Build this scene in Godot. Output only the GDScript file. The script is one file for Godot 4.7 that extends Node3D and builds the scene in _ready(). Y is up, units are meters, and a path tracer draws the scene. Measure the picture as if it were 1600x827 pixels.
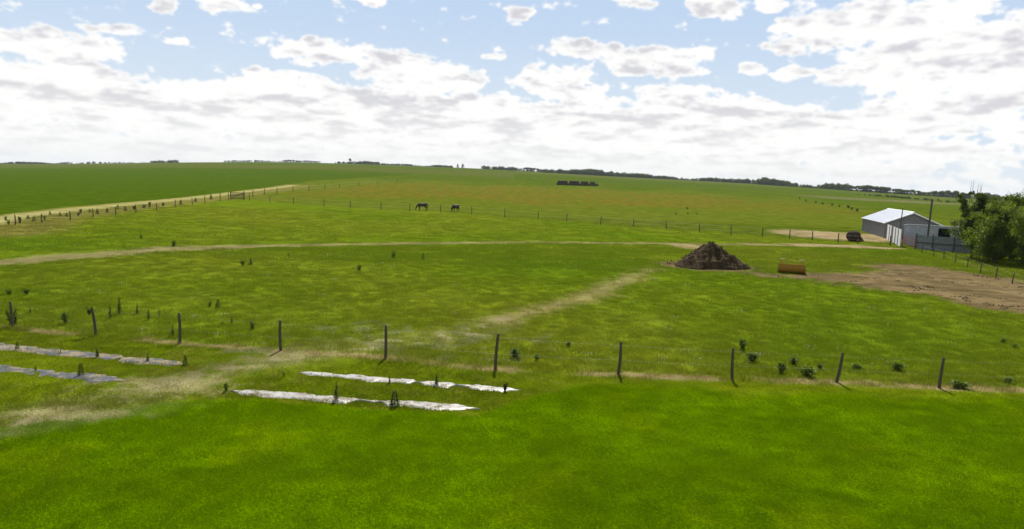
extends Node3D
# An open prairie farm seen from a high window: mown yard, wire fences, pasture, barn, tree belt and fields to the horizon.
# World: y up, metres; the viewer stands at x = 0, z = 0 and looks towards -z.

const EYE := 7.5
var rng := RandomNumberGenerator.new()
var n_big := FastNoiseLite.new()
var n_mid := FastNoiseLite.new()
var n_small := FastNoiseLite.new()
var taken := {}
var M := {}

# ------------------------------------------------------------------ small helpers
func numbered(called: String) -> String:
	if not taken.has(called):
		taken[called] = 0
		return called
	taken[called] += 1
	return "%s_%03d" % [called, taken[called]]

func tag(o: Node, label := "", category := "", group := "", kind := "") -> Node:
	if label != "": o.set_meta("label", label)
	if category != "": o.set_meta("category", category)
	if group != "": o.set_meta("group", group)
	if kind != "": o.set_meta("kind", kind)
	return o

func thing(called: String, label: String, category: String, at := Vector3.ZERO, turn := 0.0, group := "") -> Node3D:
	var o := Node3D.new()
	o.name = numbered(called)
	add_child(o)
	o.position = at
	o.rotation.y = turn
	tag(o, label, category, group)
	return o

func part(called: String, mesh: Mesh, mat: Material, parent: Node) -> MeshInstance3D:
	var o := MeshInstance3D.new()
	o.name = numbered(called) if parent == self else called
	o.mesh = mesh
	o.material_override = mat
	parent.add_child(o, true)
	return o

func new_st() -> SurfaceTool:
	var st := SurfaceTool.new()
	st.begin(Mesh.PRIMITIVE_TRIANGLES)
	return st

func done(st: SurfaceTool) -> ArrayMesh:
	st.generate_normals()
	return st.commit()

func tri(st: SurfaceTool, a: Vector3, b: Vector3, c: Vector3, out: Vector3) -> void:
	var n := (c - a).cross(b - a)
	if n.dot(out) < 0.0:
		var t := b
		b = c
		c = t
	st.add_vertex(a)
	st.add_vertex(b)
	st.add_vertex(c)

func quad(st: SurfaceTool, a: Vector3, b: Vector3, c: Vector3, d: Vector3, out: Vector3) -> void:
	tri(st, a, b, c, out)
	tri(st, a, c, d, out)

func box(st: SurfaceTool, c: Vector3, s: Vector3, bs := Basis.IDENTITY) -> void:
	# a box with its edges bevelled a little
	st.set_smooth_group(-1)
	var h := s * 0.5
	for ax in 3:
		for sg in [-1.0, 1.0]:
			var n := Vector3.ZERO
			n[ax] = sg
			var u := Vector3.ZERO
			u[(ax + 1) % 3] = h[(ax + 1) % 3]
			var v := Vector3.ZERO
			v[(ax + 2) % 3] = h[(ax + 2) % 3]
			var o := n * h[ax]
			quad(st, c + bs * (o - u - v), c + bs * (o + u - v), c + bs * (o + u + v), c + bs * (o - u + v), bs * n)

func beam(st: SurfaceTool, a: Vector3, b: Vector3, w: float, t: float) -> void:
	var d := (b - a)
	var x := d.normalized()
	var up := Vector3.UP if absf(x.y) < 0.9 else Vector3.RIGHT
	var z := x.cross(up).normalized()
	var y := z.cross(x)
	box(st, (a + b) * 0.5, Vector3(d.length(), w, t), Basis(x, y, z))

func tube(st: SurfaceTool, pts: Array, rad: Array, sides := 8, cap := true) -> void:
	st.set_smooth_group(0)
	var rings := []
	for i in pts.size():
		var p: Vector3 = pts[i]
		var d: Vector3
		if i == 0: d = pts[1] - p
		elif i == pts.size() - 1: d = p - pts[i - 1]
		else: d = pts[i + 1] - pts[i - 1]
		d = d.normalized()
		var up := Vector3.UP if absf(d.y) < 0.9 else Vector3.RIGHT
		var x := d.cross(up).normalized()
		var y := x.cross(d)
		var ring := []
		for k in sides:
			var a := TAU * k / sides
			ring.append(p + (x * cos(a) + y * sin(a)) * float(rad[i]))
		rings.append(ring)
	for i in pts.size() - 1:
		var mid: Vector3 = (pts[i] + pts[i + 1]) * 0.5
		for k in sides:
			var k2 := (k + 1) % sides
			var q: Vector3 = (rings[i][k] + rings[i + 1][k2]) * 0.5
			quad(st, rings[i][k], rings[i][k2], rings[i + 1][k2], rings[i + 1][k], q - mid)
	if cap:
		st.set_smooth_group(-1)
		for e in [0, pts.size() - 1]:
			var dir: Vector3 = (pts[0] - pts[1]) if e == 0 else (pts[e] - pts[e - 1])
			for k in sides:
				tri(st, pts[e], rings[e][k], rings[e][(k + 1) % sides], dir)

func smooth(a: float, b: float, x: float) -> float:
	return smoothstep(a, b, x)

# ------------------------------------------------------------------ the lie of the land
# a broad swell of the prairie, up to about 1 degree as seen from the yard, between west and east; flat ground near by
var swell := PackedFloat32Array()
const SWELL_AT := [-60.0, -44.0, -36.0, -30.0, -24.0, -18.0, -13.0, -8.0, -4.0, 0.0, 6.0, 12.0, 18.0, 24.0, 29.0, 34.0, 60.0]
const SWELL_UP := [0.0, 0.0, 0.10, 0.42, 0.75, 1.0, 1.07, 1.06, 1.04, 1.0, 0.84, 0.70, 0.60, 0.38, 0.2, 0.05, 0.0]

func swell_raw(az: float) -> float:
	if az <= -60.0 or az >= 60.0: return 0.0
	var i := 0
	while az > SWELL_AT[i + 1]: i += 1
	return lerpf(SWELL_UP[i], SWELL_UP[i + 1], (az - SWELL_AT[i]) / (SWELL_AT[i + 1] - SWELL_AT[i]))

func make_swell() -> void:
	for i in 281:
		var az := -70.0 + i * 0.5
		var s := 0.0
		for o in [-3.0, -1.5, 0.0, 1.5, 3.0]: s += swell_raw(az + o)
		swell.append(tan(deg_to_rad(s / 5.0)))

func land(x: float, z: float) -> float:
	var d := sqrt(x * x + z * z)
	if d < 90.0 or z > 0.0: return 0.0
	var f := (rad_to_deg(atan2(x, -z)) + 70.0) * 2.0
	if f <= 0.0 or f >= 279.0: return 0.0
	var i := int(f)
	return lerpf(swell[i], swell[i + 1], f - i) * minf(d, 1800.0) * smoothstep(90.0, 900.0, d)

func on(x: float, z: float) -> Vector3:
	return Vector3(x, land(x, z), z)

# ------------------------------------------------------------------ what grows or lies where: base colours of the ground
func line(a: Array) -> PackedVector2Array:
	var p := PackedVector2Array()
	for i in range(0, a.size(), 2): p.append(Vector2(a[i], a[i + 1]))
	return p

func off(p: Vector2, l: PackedVector2Array) -> float:
	var best := 1e9
	for i in l.size() - 1:
		var a := l[i]
		var ab := l[i + 1] - a
		var t := clampf((p - a).dot(ab) / ab.length_squared(), 0.0, 1.0)
		best = minf(best, p.distance_squared_to(a + ab * t))
	return sqrt(best)

func level(l: PackedVector2Array, x: float) -> float:
	# z of a line that runs left to right, at x
	var i := 0
	while i < l.size() - 2 and x > l[i + 1].x: i += 1
	return lerpf(l[i].y, l[i + 1].y, (x - l[i].x) / (l[i + 1].x - l[i].x))

var FRONT := line([-60, -40, -27.4, -32.6, -22.8, -31.6, -18.4, -30.6, -14.3, -29.8, -9.6, -29.0, -5.1, -28.4, -0.5, -27.2, 4.3, -27.0, 8.8, -26.9, 12.9, -27.0, 16.8, -26.7, 20.7, -26.7, 60, -26.0])
var GARDEN := line([-60, -6, -20, -16.4, -14.6, -19.0, -12.4, -21.0, -10.6, -22.2, -9.0, -22.6, -4.5, -22.0, -0.9, -21.7, 0.9, -23.9, 3.0, -25.6, 6.0, -26.5, 60, -25.8])
var FARF := line([-68, -181, -51.7, -167, -42.6, -160, -28.8, -153, -15.6, -150.5, -1.8, -140, 10, -132.7, 20.9, -123, 30.5, -115.8, 42, -107, 52.7, -99.9, 70, -92])
var TRACK := line([-60, -42, -38.7, -52.8, -36.6, -57, -32.1, -65.4, -28.3, -68.3, -20.8, -73.4, -7.4, -80.6, 2.3, -85.5, 20.4, -90.1, 33, -93, 42, -93.5, 49, -98])
var TRAIL := line([12.6, -62.5, 7.6, -51.8, 5.7, -46.9, 2.4, -41.5, -0.4, -37.2])
var TRAIL2 := line([-0.4, -37.2, -1.9, -33.4, -5.8, -30.9, -7.6, -29.2, -9.3, -27.3, -11.1, -25.7, -11.9, -23.6, -12.6, -21.7, -14.2, -19.8, -18, -16])
var ROAD := line([-60, -75, -69.5, -95.5, -75, -121, -82, -178, -90, -228, -104, -333])
var FIELD := line([-50, -55, -73.5, -100, -79, -121, -85.5, -186, -93, -228, -108, -333, -118, -420])
var EARTH := line([21, -60.6, 27, -63, 33, -66.5, 40, -75, 44, -71, 46.5, -58, 43, -46, 35, -41.5, 31.5, -48, 27.5, -55.5, 22, -59.6, 21, -60.6])
var YARD := line([21, -61.5, 27, -60.0, 34, -58, 40, -52])

var p_lawn := [Vector3(0.078, 0.140, 0.0010), Vector3(0.058, 0.115, 0.0008), Vector3(0.105, 0.160, 0.002)]

func mixv(a: Vector3, b: Vector3, t: float) -> Vector3:
	return a.lerp(b, clampf(t, 0.0, 1.0))

func ground_colour(x: float, z: float) -> Color:
	# rgb: base colour; a: how bare of grass it is
	var p := Vector2(x, z)
	var b := n_big.get_noise_2d(x, z)              # patches of 20 m and more
	var m := n_mid.get_noise_2d(x, z)              # patches of a few metres
	var s := n_small.get_noise_2d(x, z)            # tufts
	var bare := 0.0
	var c: Vector3
	var d := p.length()
	if z > -48.0 and z > level(GARDEN, x) + 0.35 * s:
		# mown lawn: two greens, in long soft streaks, with yellower spots
		var streak := n_mid.get_noise_2d(x * 0.35 + 40.0, z * 1.1)
		c = mixv(p_lawn[0], p_lawn[1], 0.45 + streak * 0.7 + b * 0.4 + s * 0.25)
		c = mixv(c, p_lawn[2], smooth(0.22, 0.55, m + s * 0.3) * 0.6)
		var edge := absf(z - level(FRONT, x)) if x > 0.0 else 9.0
		c = mixv(c, Vector3(0.115, 0.135, 0.006), smooth(2.6, 0.6, edge + m * 1.5) * 0.7)
	elif z > -48.0 and z > level(FRONT, x) + 0.2 * s:
		# rough strip with the planting rows
		c = mixv(Vector3(0.100, 0.130, 0.005), Vector3(0.082, 0.126, 0.003), 0.5 + m + s * 0.5)
		c = mixv(c, Vector3(0.130, 0.135, 0.016), smooth(0.05, 0.5, s + m * 0.6) * 0.6)
	else:
		var road := off(p, ROAD) if x < -40.0 else 999.0
		var beyond := -z - absf(level(FARF, x)) if absf(x) < 70.0 else -z - 140.0
		# pasture
		c = mixv(Vector3(0.120, 0.150, 0.009), Vector3(0.090, 0.142, 0.005), 0.45 + b * 0.9 + m * 0.4 + s * 0.25)
		c = mixv(c, Vector3(0.140, 0.145, 0.022), smooth(0.10, 0.60, m * 0.7 + s * 0.5 - b * 0.3) * 0.30)
		if beyond > -4.0:
			# grazed land past the far fence, with rusty docks and dead stems
			var g := mixv(Vector3(0.083, 0.116, 0.007), Vector3(0.098, 0.118, 0.012), 0.5 + b * 0.8 + m * 0.5)
			var rust := smooth(205.0, 265.0, -z + m * 45.0 + b * 40.0) * smooth(500.0, 400.0, -z + m * 60.0 + b * 80.0) * smooth(-95.0, -60.0, x) * smooth(165.0, 105.0, x + b * 50.0)
			g = mixv(g, Vector3(0.130, 0.098, 0.012), rust * (0.30 + 1.1 * s + 1.0 * m + 0.5 * smooth(-0.1, 0.3, m + b * 0.4)))
			var green := mixv(Vector3(0.072, 0.100, 0.006), Vector3(0.058, 0.092, 0.004), 0.5 + b)
			g = mixv(g, green, smooth(420.0, 560.0, -z + b * 110.0))
			g = mixv(g, green, smooth(95.0, 190.0, x + b * 60.0 + m * 20.0))
			c = mixv(c, g, smooth(-3.0, 4.0, beyond + s * 3.0))
		# sown field on the left
		if x < -40.0 and z < -50.0:
			var fx := 0.0
			if z > -420.0:
				var i := 0
				while i < FIELD.size() - 2 and z < FIELD[i + 1].y: i += 1
				fx = lerpf(FIELD[i].x, FIELD[i + 1].x, (z - FIELD[i].y) / (FIELD[i + 1].y - FIELD[i].y)) - x
			else:
				fx = -118.0 - (z + 420.0) * 0.10 - x
			var crop := mixv(Vector3(0.045, 0.085, 0.0025), Vector3(0.055, 0.088, 0.003), 0.5 + b * 0.9 + m * 0.3)
			c = mixv(c, crop, smooth(-0.8, 1.2, fx + s))
			# pale farm road and its dry verge
			c = mixv(c, Vector3(0.150, 0.138, 0.032), smooth(11.5, 8.0, road + s * 2.5) * smooth(1.0, -1.0, fx) * 0.85)
			var rut := smooth(3.2, 1.4, road + s * 1.0)
			c = mixv(c, Vector3(0.275, 0.255, 0.095), rut)
			bare = maxf(bare, rut)
		if z < -560.0:
			# far fields: broad blocks of crop and pasture
			var blk := n_big.get_noise_2d(floorf(x / 400.0) * 37.0, floorf(z / 300.0) * 53.0)
			c = mixv(c, mixv(Vector3(0.058, 0.090, 0.006), Vector3(0.085, 0.098, 0.020), 0.5 + blk * 1.6), smooth(640.0, 700.0, -z + b * 60.0) * 0.8)
		if x > 200.0 and x < 420.0 and z < -430.0 and z > -620.0:
			c = mixv(c, Vector3(0.13, 0.125, 0.06), smooth(0.9, 0.4, absf((z + 500.0) / 60.0) + m * 0.4) * smooth(0.0, 0.35, 0.5 + b) * 0.8)
	# worn and bare ground
	if d < 140.0:
		if z < -38.0:
			var t := off(p, TRACK)
			var tw := smooth(1.75, 0.55, (t * 0.9 if x > -26.0 else t * 0.62) + s * 0.9 + m * 0.5)
			tw *= 0.62 + 0.38 * smooth(-0.3, 0.2, m) if x > -26.0 else 1.0
			c = mixv(c, mixv(Vector3(0.165, 0.140, 0.060), Vector3(0.235, 0.205, 0.095), 0.5 + s), tw * 0.9)
			bare = maxf(bare, tw)
		var t1 := off(p, TRAIL)
		var w1 := smooth(1.7, 0.2, t1 + s * 1.7 + m * 1.2 + smooth(-50.0, -62.0, z) * 0.35) * (0.55 + 0.45 * smooth(-0.2, 0.2, s + m * 0.6))
		c = mixv(c, mixv(Vector3(0.180, 0.138, 0.062), Vector3(0.25, 0.205, 0.10), 0.5 + s), w1 * 0.9)
		var t2 := off(p, TRAIL2)
		var w2 := smooth(1.9, 0.4, t2 + s * 1.6 + m * 1.4) * (0.18 + 0.82 * smooth(-0.10, 0.20, s + m * 0.7))
		c = mixv(c, mixv(Vector3(0.19, 0.165, 0.075), Vector3(0.26, 0.235, 0.125), 0.5 + s), w2 * 0.92)
		bare = maxf(bare, maxf(w1, w2 * 0.8))
		for q in [[-11.9, -23.9, 2.2, 0.9], [-9.4, -28.1, 1.1, 1.0], [-13.6, -20.6, 1.7, 0.5]]:
			var w6 := smooth(1.15, 0.55, Vector2((x - q[0]) / q[2], (z - q[1]) / q[3]).length() + s * 1.5 + m * 0.5)
			c = mixv(c, mixv(Vector3(0.20, 0.165, 0.085), Vector3(0.29, 0.25, 0.15), 0.5 + s), w6 * 0.55)
			bare = maxf(bare, w6 * 0.8)
		# dead grass under the near wire
		var fz := z - level(FRONT, x)
		if absf(fz) < 2.5:
			var dead := smooth(0.55, 0.1, absf(fz + 0.05) + s * 0.35) * smooth(-0.35, 0.1, m + (0.25 if x > 3.0 else -0.05))
			c = mixv(c, mixv(Vector3(0.24, 0.19, 0.09), Vector3(0.17, 0.13, 0.06), 0.5 + s), dead * 0.9)
			bare = maxf(bare, dead * 0.75)
		# bare earth east of the heap
		if x > 13.0 and x < 75.0 and z < -36.0 and z > -80.0:
			var e := off(p, EARTH) * (-1.0 if Geometry2D.is_point_in_polygon(p, EARTH) else 1.0)
			var w3 := smooth(0.9, -1.0, e + s * 2.2 + m * 2.6)
			w3 = maxf(w3, smooth(1.3, 0.5, off(p, YARD) + s * 0.8))
			w3 = maxf(w3, smooth(1.15, 0.85, Vector2((x - 18.4) / 4.6, (z + 66.0) / 4.2).length() + s * 0.25))
			var soil := mixv(Vector3(0.125, 0.087, 0.043), Vector3(0.195, 0.148, 0.080), 0.5 + s * 0.7 + m * 0.7)
			soil = mixv(soil, Vector3(0.062, 0.043, 0.020), smooth(0.12, 0.42, m - s * 0.3 + b * 0.2) * 0.6)
			c = mixv(c, soil, w3 * 0.95)
			bare = maxf(bare, w3)
		# straw and trodden ground by the barn
		if x > 17.0 and z < -78.0:
			var w4 := smooth(1.0, 0.7, Vector2((x - 44.5) / 10.0 + (z + 95.0) * 0.02, (z + 95.0 - (x - 44.5) * 0.10) / 2.9).length() + s * 0.25)
			w4 = maxf(w4, smooth(1.0, 0.6, Vector2((x - 22.0) / 3.0, (z + 87.0) / 5.0).length() + s * 0.3) * 0.8)
			w4 = maxf(w4, smooth(1.0, 0.6, Vector2((x - 32.5) / 2.6, (z + 94.0) / 1.6).length() + s * 0.3) * 0.8)
			w4 = maxf(w4, smooth(1.0, 0.75, Vector2((x - 55.0) / 12.5, (z + 118.0) / 14.0).length() + s * 0.2 + m * 0.15) * smooth(0.0, 2.0, beyond_far(x, z)))
			c = mixv(c, mixv(Vector3(0.20, 0.150, 0.075), Vector3(0.34, 0.265, 0.150), 0.5 + s * 0.8 + m * 0.4), w4 * 0.92)
			bare = maxf(bare, w4)
		# grey bleached patches near the foot of the trail
		if x > -12.0 and x < 2.0 and z > -35.5 and z < -28.5:
			var w5 := smooth(0.10, 0.5, s * 0.9 + m * 0.5 + 0.05)
			c = mixv(c, Vector3(0.21, 0.21, 0.13), w5 * 0.45)
	return Color(c.x * 1.13, c.y * 1.13, c.z * 1.13, bare)

func beyond_far(x: float, z: float) -> float:
	return level(FARF, clampf(x, -68.0, 70.0)) - z

# ------------------------------------------------------------------ textures and materials
func noise_tex(size: int, seed_: int, freq: float, octaves: int, lo: float, hi: float, normal := false, strength := 4.0, cellular := false) -> NoiseTexture2D:
	var n := FastNoiseLite.new()
	n.seed = seed_
	n.noise_type = FastNoiseLite.TYPE_CELLULAR if cellular else FastNoiseLite.TYPE_SIMPLEX_SMOOTH
	n.frequency = freq
	n.fractal_octaves = octaves
	n.fractal_gain = 0.62
	var t := NoiseTexture2D.new()
	t.width = size
	t.height = size
	t.seamless = true
	t.noise = n
	if normal:
		t.as_normal_map = true
		t.bump_strength = strength
	else:
		var g := Gradient.new()
		g.set_color(0, Color(lo, lo, lo))
		g.set_color(1, Color(hi, hi, hi))
		t.color_ramp = g
	return t

func lin(r: float, g: float, b: float) -> Color:
	return Color(r, g, b).linear_to_srgb()

func mat(called: String, c: Color, rough := 0.9, metal := 0.0, spec := 0.3) -> StandardMaterial3D:
	var m := StandardMaterial3D.new()
	m.resource_name = called
	m.albedo_color = c
	m.roughness = rough
	m.metallic = metal
	m.metallic_specular = spec
	M[called] = m
	return m

func grained(m: StandardMaterial3D, tex: Texture2D, scale: Vector3, world := false) -> StandardMaterial3D:
	m.albedo_texture = tex
	m.uv1_triplanar = true
	m.uv1_world_triplanar = world
	m.uv1_scale = scale
	return m

func make_materials() -> void:
	var grain := noise_tex(512, 11, 0.02, 5, 0.62, 1.0)
	var fine := noise_tex(512, 12, 0.06, 4, 0.55, 1.0)
	var g := mat("ground", Color.WHITE, 1.0, 0.0, 0.0)
	g.vertex_color_use_as_albedo = true
	g.albedo_texture = noise_tex(1024, 3, 0.035, 6, 0.68, 1.0)
	g.uv1_scale = Vector3(1, 1, 1)
	g.detail_enabled = true
	g.detail_blend_mode = BaseMaterial3D.BLEND_MODE_MUL
	g.detail_uv_layer = BaseMaterial3D.DETAIL_UV_2
	g.detail_albedo = noise_tex(1024, 5, 0.012, 6, 0.70, 1.0)
	g.heightmap_enabled = true
	g.heightmap_texture = noise_tex(1024, 7, 0.05, 5, 0.0, 1.0)
	g.heightmap_scale = 5.0
	var gr := mat("grass_blades", Color.WHITE, 0.8, 0.0, 0.1)
	gr.vertex_color_use_as_albedo = true
	gr.cull_mode = BaseMaterial3D.CULL_DISABLED
	gr.backlight_enabled = true
	gr.backlight = lin(1.0, 1.0, 0.75)
	var lf := mat("leaves", Color.WHITE, 0.6, 0.0, 0.3)
	lf.vertex_color_use_as_albedo = true
	lf.cull_mode = BaseMaterial3D.CULL_DISABLED
	lf.backlight_enabled = true
	lf.backlight = lin(0.95, 1.0, 0.55)
	grained(mat("bark", lin(0.11, 0.09, 0.07), 0.95), fine, Vector3(2, 0.6, 2))
	grained(mat("post_wood", lin(0.125, 0.105, 0.058), 0.95), fine, Vector3(4, 0.7, 4))
	grained(mat("old_boards", lin(0.16, 0.11, 0.075), 0.95), fine, Vector3(1, 3, 1))
	mat("wire", lin(0.25, 0.23, 0.21), 0.6, 0.7, 0.5)
	grained(mat("galvanised_roof", lin(0.86, 0.87, 0.88), 0.42, 0.25, 0.5), grain, Vector3(0.25, 0.25, 0.25))
	M.galvanised_roof.albedo_texture = noise_tex(512, 21, 0.02, 4, 0.86, 1.0)
	grained(mat("barn_metal", lin(0.275, 0.265, 0.262), 0.65, 0.1), noise_tex(512, 22, 0.02, 5, 0.72, 1.0), Vector3(0.3, 0.12, 0.3))
	grained(mat("grey_lean_to", lin(0.42, 0.43, 0.45), 0.65, 0.1), noise_tex(512, 23, 0.02, 5, 0.8, 1.0), Vector3(0.3, 0.12, 0.3))
	grained(mat("white_paint", lin(0.74, 0.74, 0.75), 0.75), noise_tex(512, 24, 0.03, 5, 0.78, 1.0), Vector3(0.4, 0.4, 0.4))
	var wg := mat("window_glass", Color(0.8, 0.85, 0.85, 0.25), 0.08, 0.0, 0.5)
	wg.transparency = BaseMaterial3D.TRANSPARENCY_ALPHA
	grained(mat("windbreak_metal", lin(0.25, 0.28, 0.285), 0.6, 0.1), grain, Vector3(0.4, 0.2, 0.4))
	grained(mat("red_paint", lin(0.36, 0.07, 0.04), 0.7), grain, Vector3(1, 1, 1))
	grained(mat("pole_wood", lin(0.14, 0.12, 0.10), 0.95), fine, Vector3(3, 0.5, 3))
	grained(mat("yellow_paint", lin(0.50, 0.30, 0.018), 0.55), noise_tex(512, 25, 0.03, 5, 0.6, 1.0), Vector3(1, 1, 1))
	grained(mat("rusty_steel", lin(0.36, 0.185, 0.014), 0.7, 0.0), grain, Vector3(1.5, 1.5, 1.5))
	mat("worn_steel", lin(0.36, 0.36, 0.16), 0.6, 0.1, 0.4)
	var he := mat("manure", Color.WHITE, 0.95, 0.0, 0.2)
	he.vertex_color_use_as_albedo = true
	grained(he, noise_tex(512, 26, 0.04, 5, 0.45, 1.0), Vector3(0.7, 0.7, 0.7), true)
	for k in [["glare_tinted_plastic", 0.285, 0.272, 0.262], ["grey_plastic", 0.19, 0.19, 0.19]]:  # first one: grey plastic with sky glare put into its base colour
		var pl := mat(k[0], lin(k[1], k[2], k[3]), 0.5, 0.0, 0.4 if k[0] == "glare_tinted_plastic" else 0.25)
		pl.vertex_color_use_as_albedo = true
		pl.roughness_texture = noise_tex(512, 28, 0.02, 4, 0.5, 1.0)
		pl.uv1_triplanar = true
		pl.uv1_scale = Vector3(0.6, 0.6, 0.6)
		pl.normal_enabled = true
		pl.normal_texture = noise_tex(512, 29, 0.012, 4, 0.0, 1.0, true, 3.0)
		pl.normal_scale = 0.35
	grained(mat("horse_coat", lin(0.035, 0.022, 0.015), 0.6), grain, Vector3(1, 1, 1))
	mat("horse_hair", lin(0.012, 0.010, 0.009), 0.8)
	mat("hoof", lin(0.06, 0.05, 0.04), 0.7)
	grained(mat("brown_hay", lin(0.060, 0.036, 0.020), 1.0), fine, Vector3(1, 1, 1))
	grained(mat("red_hay", lin(0.105, 0.048, 0.024), 1.0), fine, Vector3(1, 1, 1))
	grained(mat("old_hay", lin(0.085, 0.070, 0.035), 1.0), fine, Vector3(1, 1, 1))

# ------------------------------------------------------------------ sky
const CLOUDS := [[-35.66,7.67,4.47,0.93],[-31.81,7.76,4.14,1.33],[-29.52,9.28,2.17,0.50],[-29.36,8.26,0.36,0.32],[-31.12,6.60,2.29,0.80],[-33.68,5.70,5.77,1.08],[-26.12,11.26,1.18,0.65],[-22.35,11.85,2.32,0.96],[-19.85,12.09,0.46,0.29],[-25.56,8.90,1.10,0.28],[-12.06,13.07,1.99,0.41],[-0.06,12.81,1.56,0.57],[9.24,14.10,2.28,0.93],[-15.37,9.16,4.60,1.10],[-10.07,8.82,3.53,1.13],[-7.56,7.51,5.63,1.29],[-18.18,6.86,4.23,0.89],[-2.47,9.52,1.30,0.36],[-3.53,7.69,1.45,0.78],[3.97,10.33,2.33,0.73],[7.50,9.91,3.07,0.93],[11.94,9.45,3.74,1.32],[9.54,8.73,2.53,0.62],[3.07,7.91,3.64,1.35],[4.63,6.97,3.62,1.04],[12.10,6.84,3.98,1.02],[16.95,5.67,6.20,0.90],[15.01,13.51,2.43,1.11],[17.74,8.84,1.32,0.60],[20.25,10.23,0.50,0.44],[20.84,8.33,1.59,0.54],[24.72,8.10,2.58,0.85],[22.74,11.67,4.43,1.25],[21.53,10.63,2.70,0.97],[27.21,12.03,8.24,1.39],[29.33,10.03,7.13,2.27],[33.09,8.98,4.39,2.18],[28.32,8.40,4.44,1.83],[31.56,6.17,5.67,2.00],[34.58,4.44,2.12,0.60],[26.94,6.06,1.66,0.46],[34.70,10.05,2.46,1.71],[18.68,13.24,1.40,0.69],[25.02,4.51,5.13,1.04],[21.15,4.27,6.34,1.21],[29.20,2.96,3.57,0.82],[-26.47,5.08,12.52,1.31],[-15.37,5.39,9.68,2.01],[-5.51,5.40,7.74,1.56],[4.72,4.75,10.35,1.56],[14.21,3.95,9.79,1.51]]
var c_puff := FastNoiseLite.new()
var c_wide := FastNoiseLite.new()
var c_grey := FastNoiseLite.new()

func sky_colour(az: float, el: float) -> Color:
	var k := clampf(el / 90.0, 0.0, 1.0)
	var blue := Vector3(0.43, 0.50, 0.57).lerp(Vector3(0.335, 0.425, 0.555), smoothstep(4.0, 14.0, el)).lerp(Vector3(0.12, 0.23, 0.47), smoothstep(15.0, 80.0, el))
	# heaps of cumulus: where they stand in the northern sky, and drifting at random elsewhere
	var px := az * cos(deg_to_rad(el))
	var wx := c_wide.get_noise_2d(px * 6.0, el * 12.0 + 500.0) * 1.1
	var wy := c_wide.get_noise_2d(px * 6.0 + 700.0, el * 12.0) * 0.45
	var puff := c_puff.get_noise_2d(px * 6.0, el * 11.0)
	var fine := c_puff.get_noise_2d(px * 19.0 + 90.0, el * 34.0)
	var here := smoothstep(46.0, 38.0, absf(az)) * smoothstep(19.0, 15.0, el)
	var b := 0.0
	if here > 0.0:
		for q in CLOUDS:
			var u: float = (az + wx - q[0]) / q[2]
			var v: float = (el + wy - q[1]) / q[3]
			var e := u * u + v * v
			if e < 4.0:
				b = maxf(b, 1.35 - e) if b <= 0.0 else maxf(b, 1.35 - e) + minf(b, maxf(0.0, 1.35 - e)) * 0.25
	var fall := c_wide.get_noise_2d(px * 0.9, el * 3.2 + 200.0) * 2.6 + lerpf(0.15, -0.15, smoothstep(8.0, 50.0, el))
	var base := lerpf(fall, b - 0.42, here)
	base += smoothstep(6.8, 3.0, el + c_wide.get_noise_2d(px * 1.2, 7.0) * 1.5) * lerpf(1.4, 0.75, smoothstep(18.0, 34.0, az) * here)
	var dens := base + puff * 1.25 + fine * 0.30
	var a := smoothstep(-0.06, 0.42, dens)
	# thick parts and flat undersides are grey, in short streaks that flatten towards the horizon
	var low := 125.0 * log(1.0 + 0.12 * maxf(el, 0.0))
	var g := c_grey.get_noise_2d(px * 2.1 + 300.0, low * 1.15)
	var g2 := c_grey.get_noise_2d(px * 6.0, low * 2.4 + 80.0)
	var grey := smoothstep(-0.12, 0.62, g * 0.95 + g2 * 0.60 + fine * 0.22 + minf(dens, 1.4) * 0.14 - 0.10) * smoothstep(0.10, 0.95, dens)
	grey *= lerpf(0.75, 1.0, smoothstep(1.5, 6.0, el))
	var white := Vector3(0.640, 0.638, 0.630) * (1.0 + 0.07 * fine)
	var under := Vector3(0.420, 0.420, 0.452).lerp(Vector3(0.475, 0.475, 0.485), smoothstep(8.0, 3.0, el))
	var cloud := white.lerp(under, grey)
	var c := blue.lerp(cloud, a)
	# pale air near the ground
	c = c.lerp(Vector3(0.560, 0.570, 0.565), smoothstep(4.0, 0.0, el) * 0.60)
	return Color(c.x, c.y, c.z, 1.0)

func make_sky() -> ImageTexture:
	for a in [[c_puff, 101, 0.055, 6], [c_wide, 102, 0.03, 4], [c_grey, 103, 0.06, 4]]:
		a[0].seed = a[1]
		a[0].noise_type = FastNoiseLite.TYPE_SIMPLEX_SMOOTH
		a[0].frequency = a[2]
		a[0].fractal_octaves = a[3]
		a[0].fractal_gain = 0.55
	var W := 4096
	var low := Image.create(W / 8, W / 16, false, Image.FORMAT_RGBAF)
	low.fill(Color(0.30, 0.33, 0.24))
	for y in W / 32:
		var el := 90.0 - (y + 0.5) * 8.0 / W * 360.0
		for x in W / 8:
			# seam: the noise runs on past 180 degrees, so blend the last degrees into the start
			var az := (x + 0.5) * 8.0 / W * 360.0 - 180.0
			var c := sky_colour(az, el)
			if az > 165.0:
				c = c.lerp(sky_colour(az - 360.0, el), smoothstep(165.0, 180.0, az))
			low.set_pixel((x + W / 16) % (W / 8), y, c)
	var img: Image = low.duplicate()
	img.resize(W, W / 2, Image.INTERPOLATE_BILINEAR)
	for y in range(W / 4 - 230, W / 4):
		var el := 90.0 - (y + 0.5) / W * 360.0
		for x in range(W / 2 - 560, W / 2 + 560):
			img.set_pixel((x + W / 2) % W, y, sky_colour((x + 0.5) / W * 360.0 - 180.0, el))
	img.fill_rect(Rect2i(0, W / 4, W, W / 4), Color(0.50, 0.53, 0.48))
	return ImageTexture.create_from_image(img)

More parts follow.
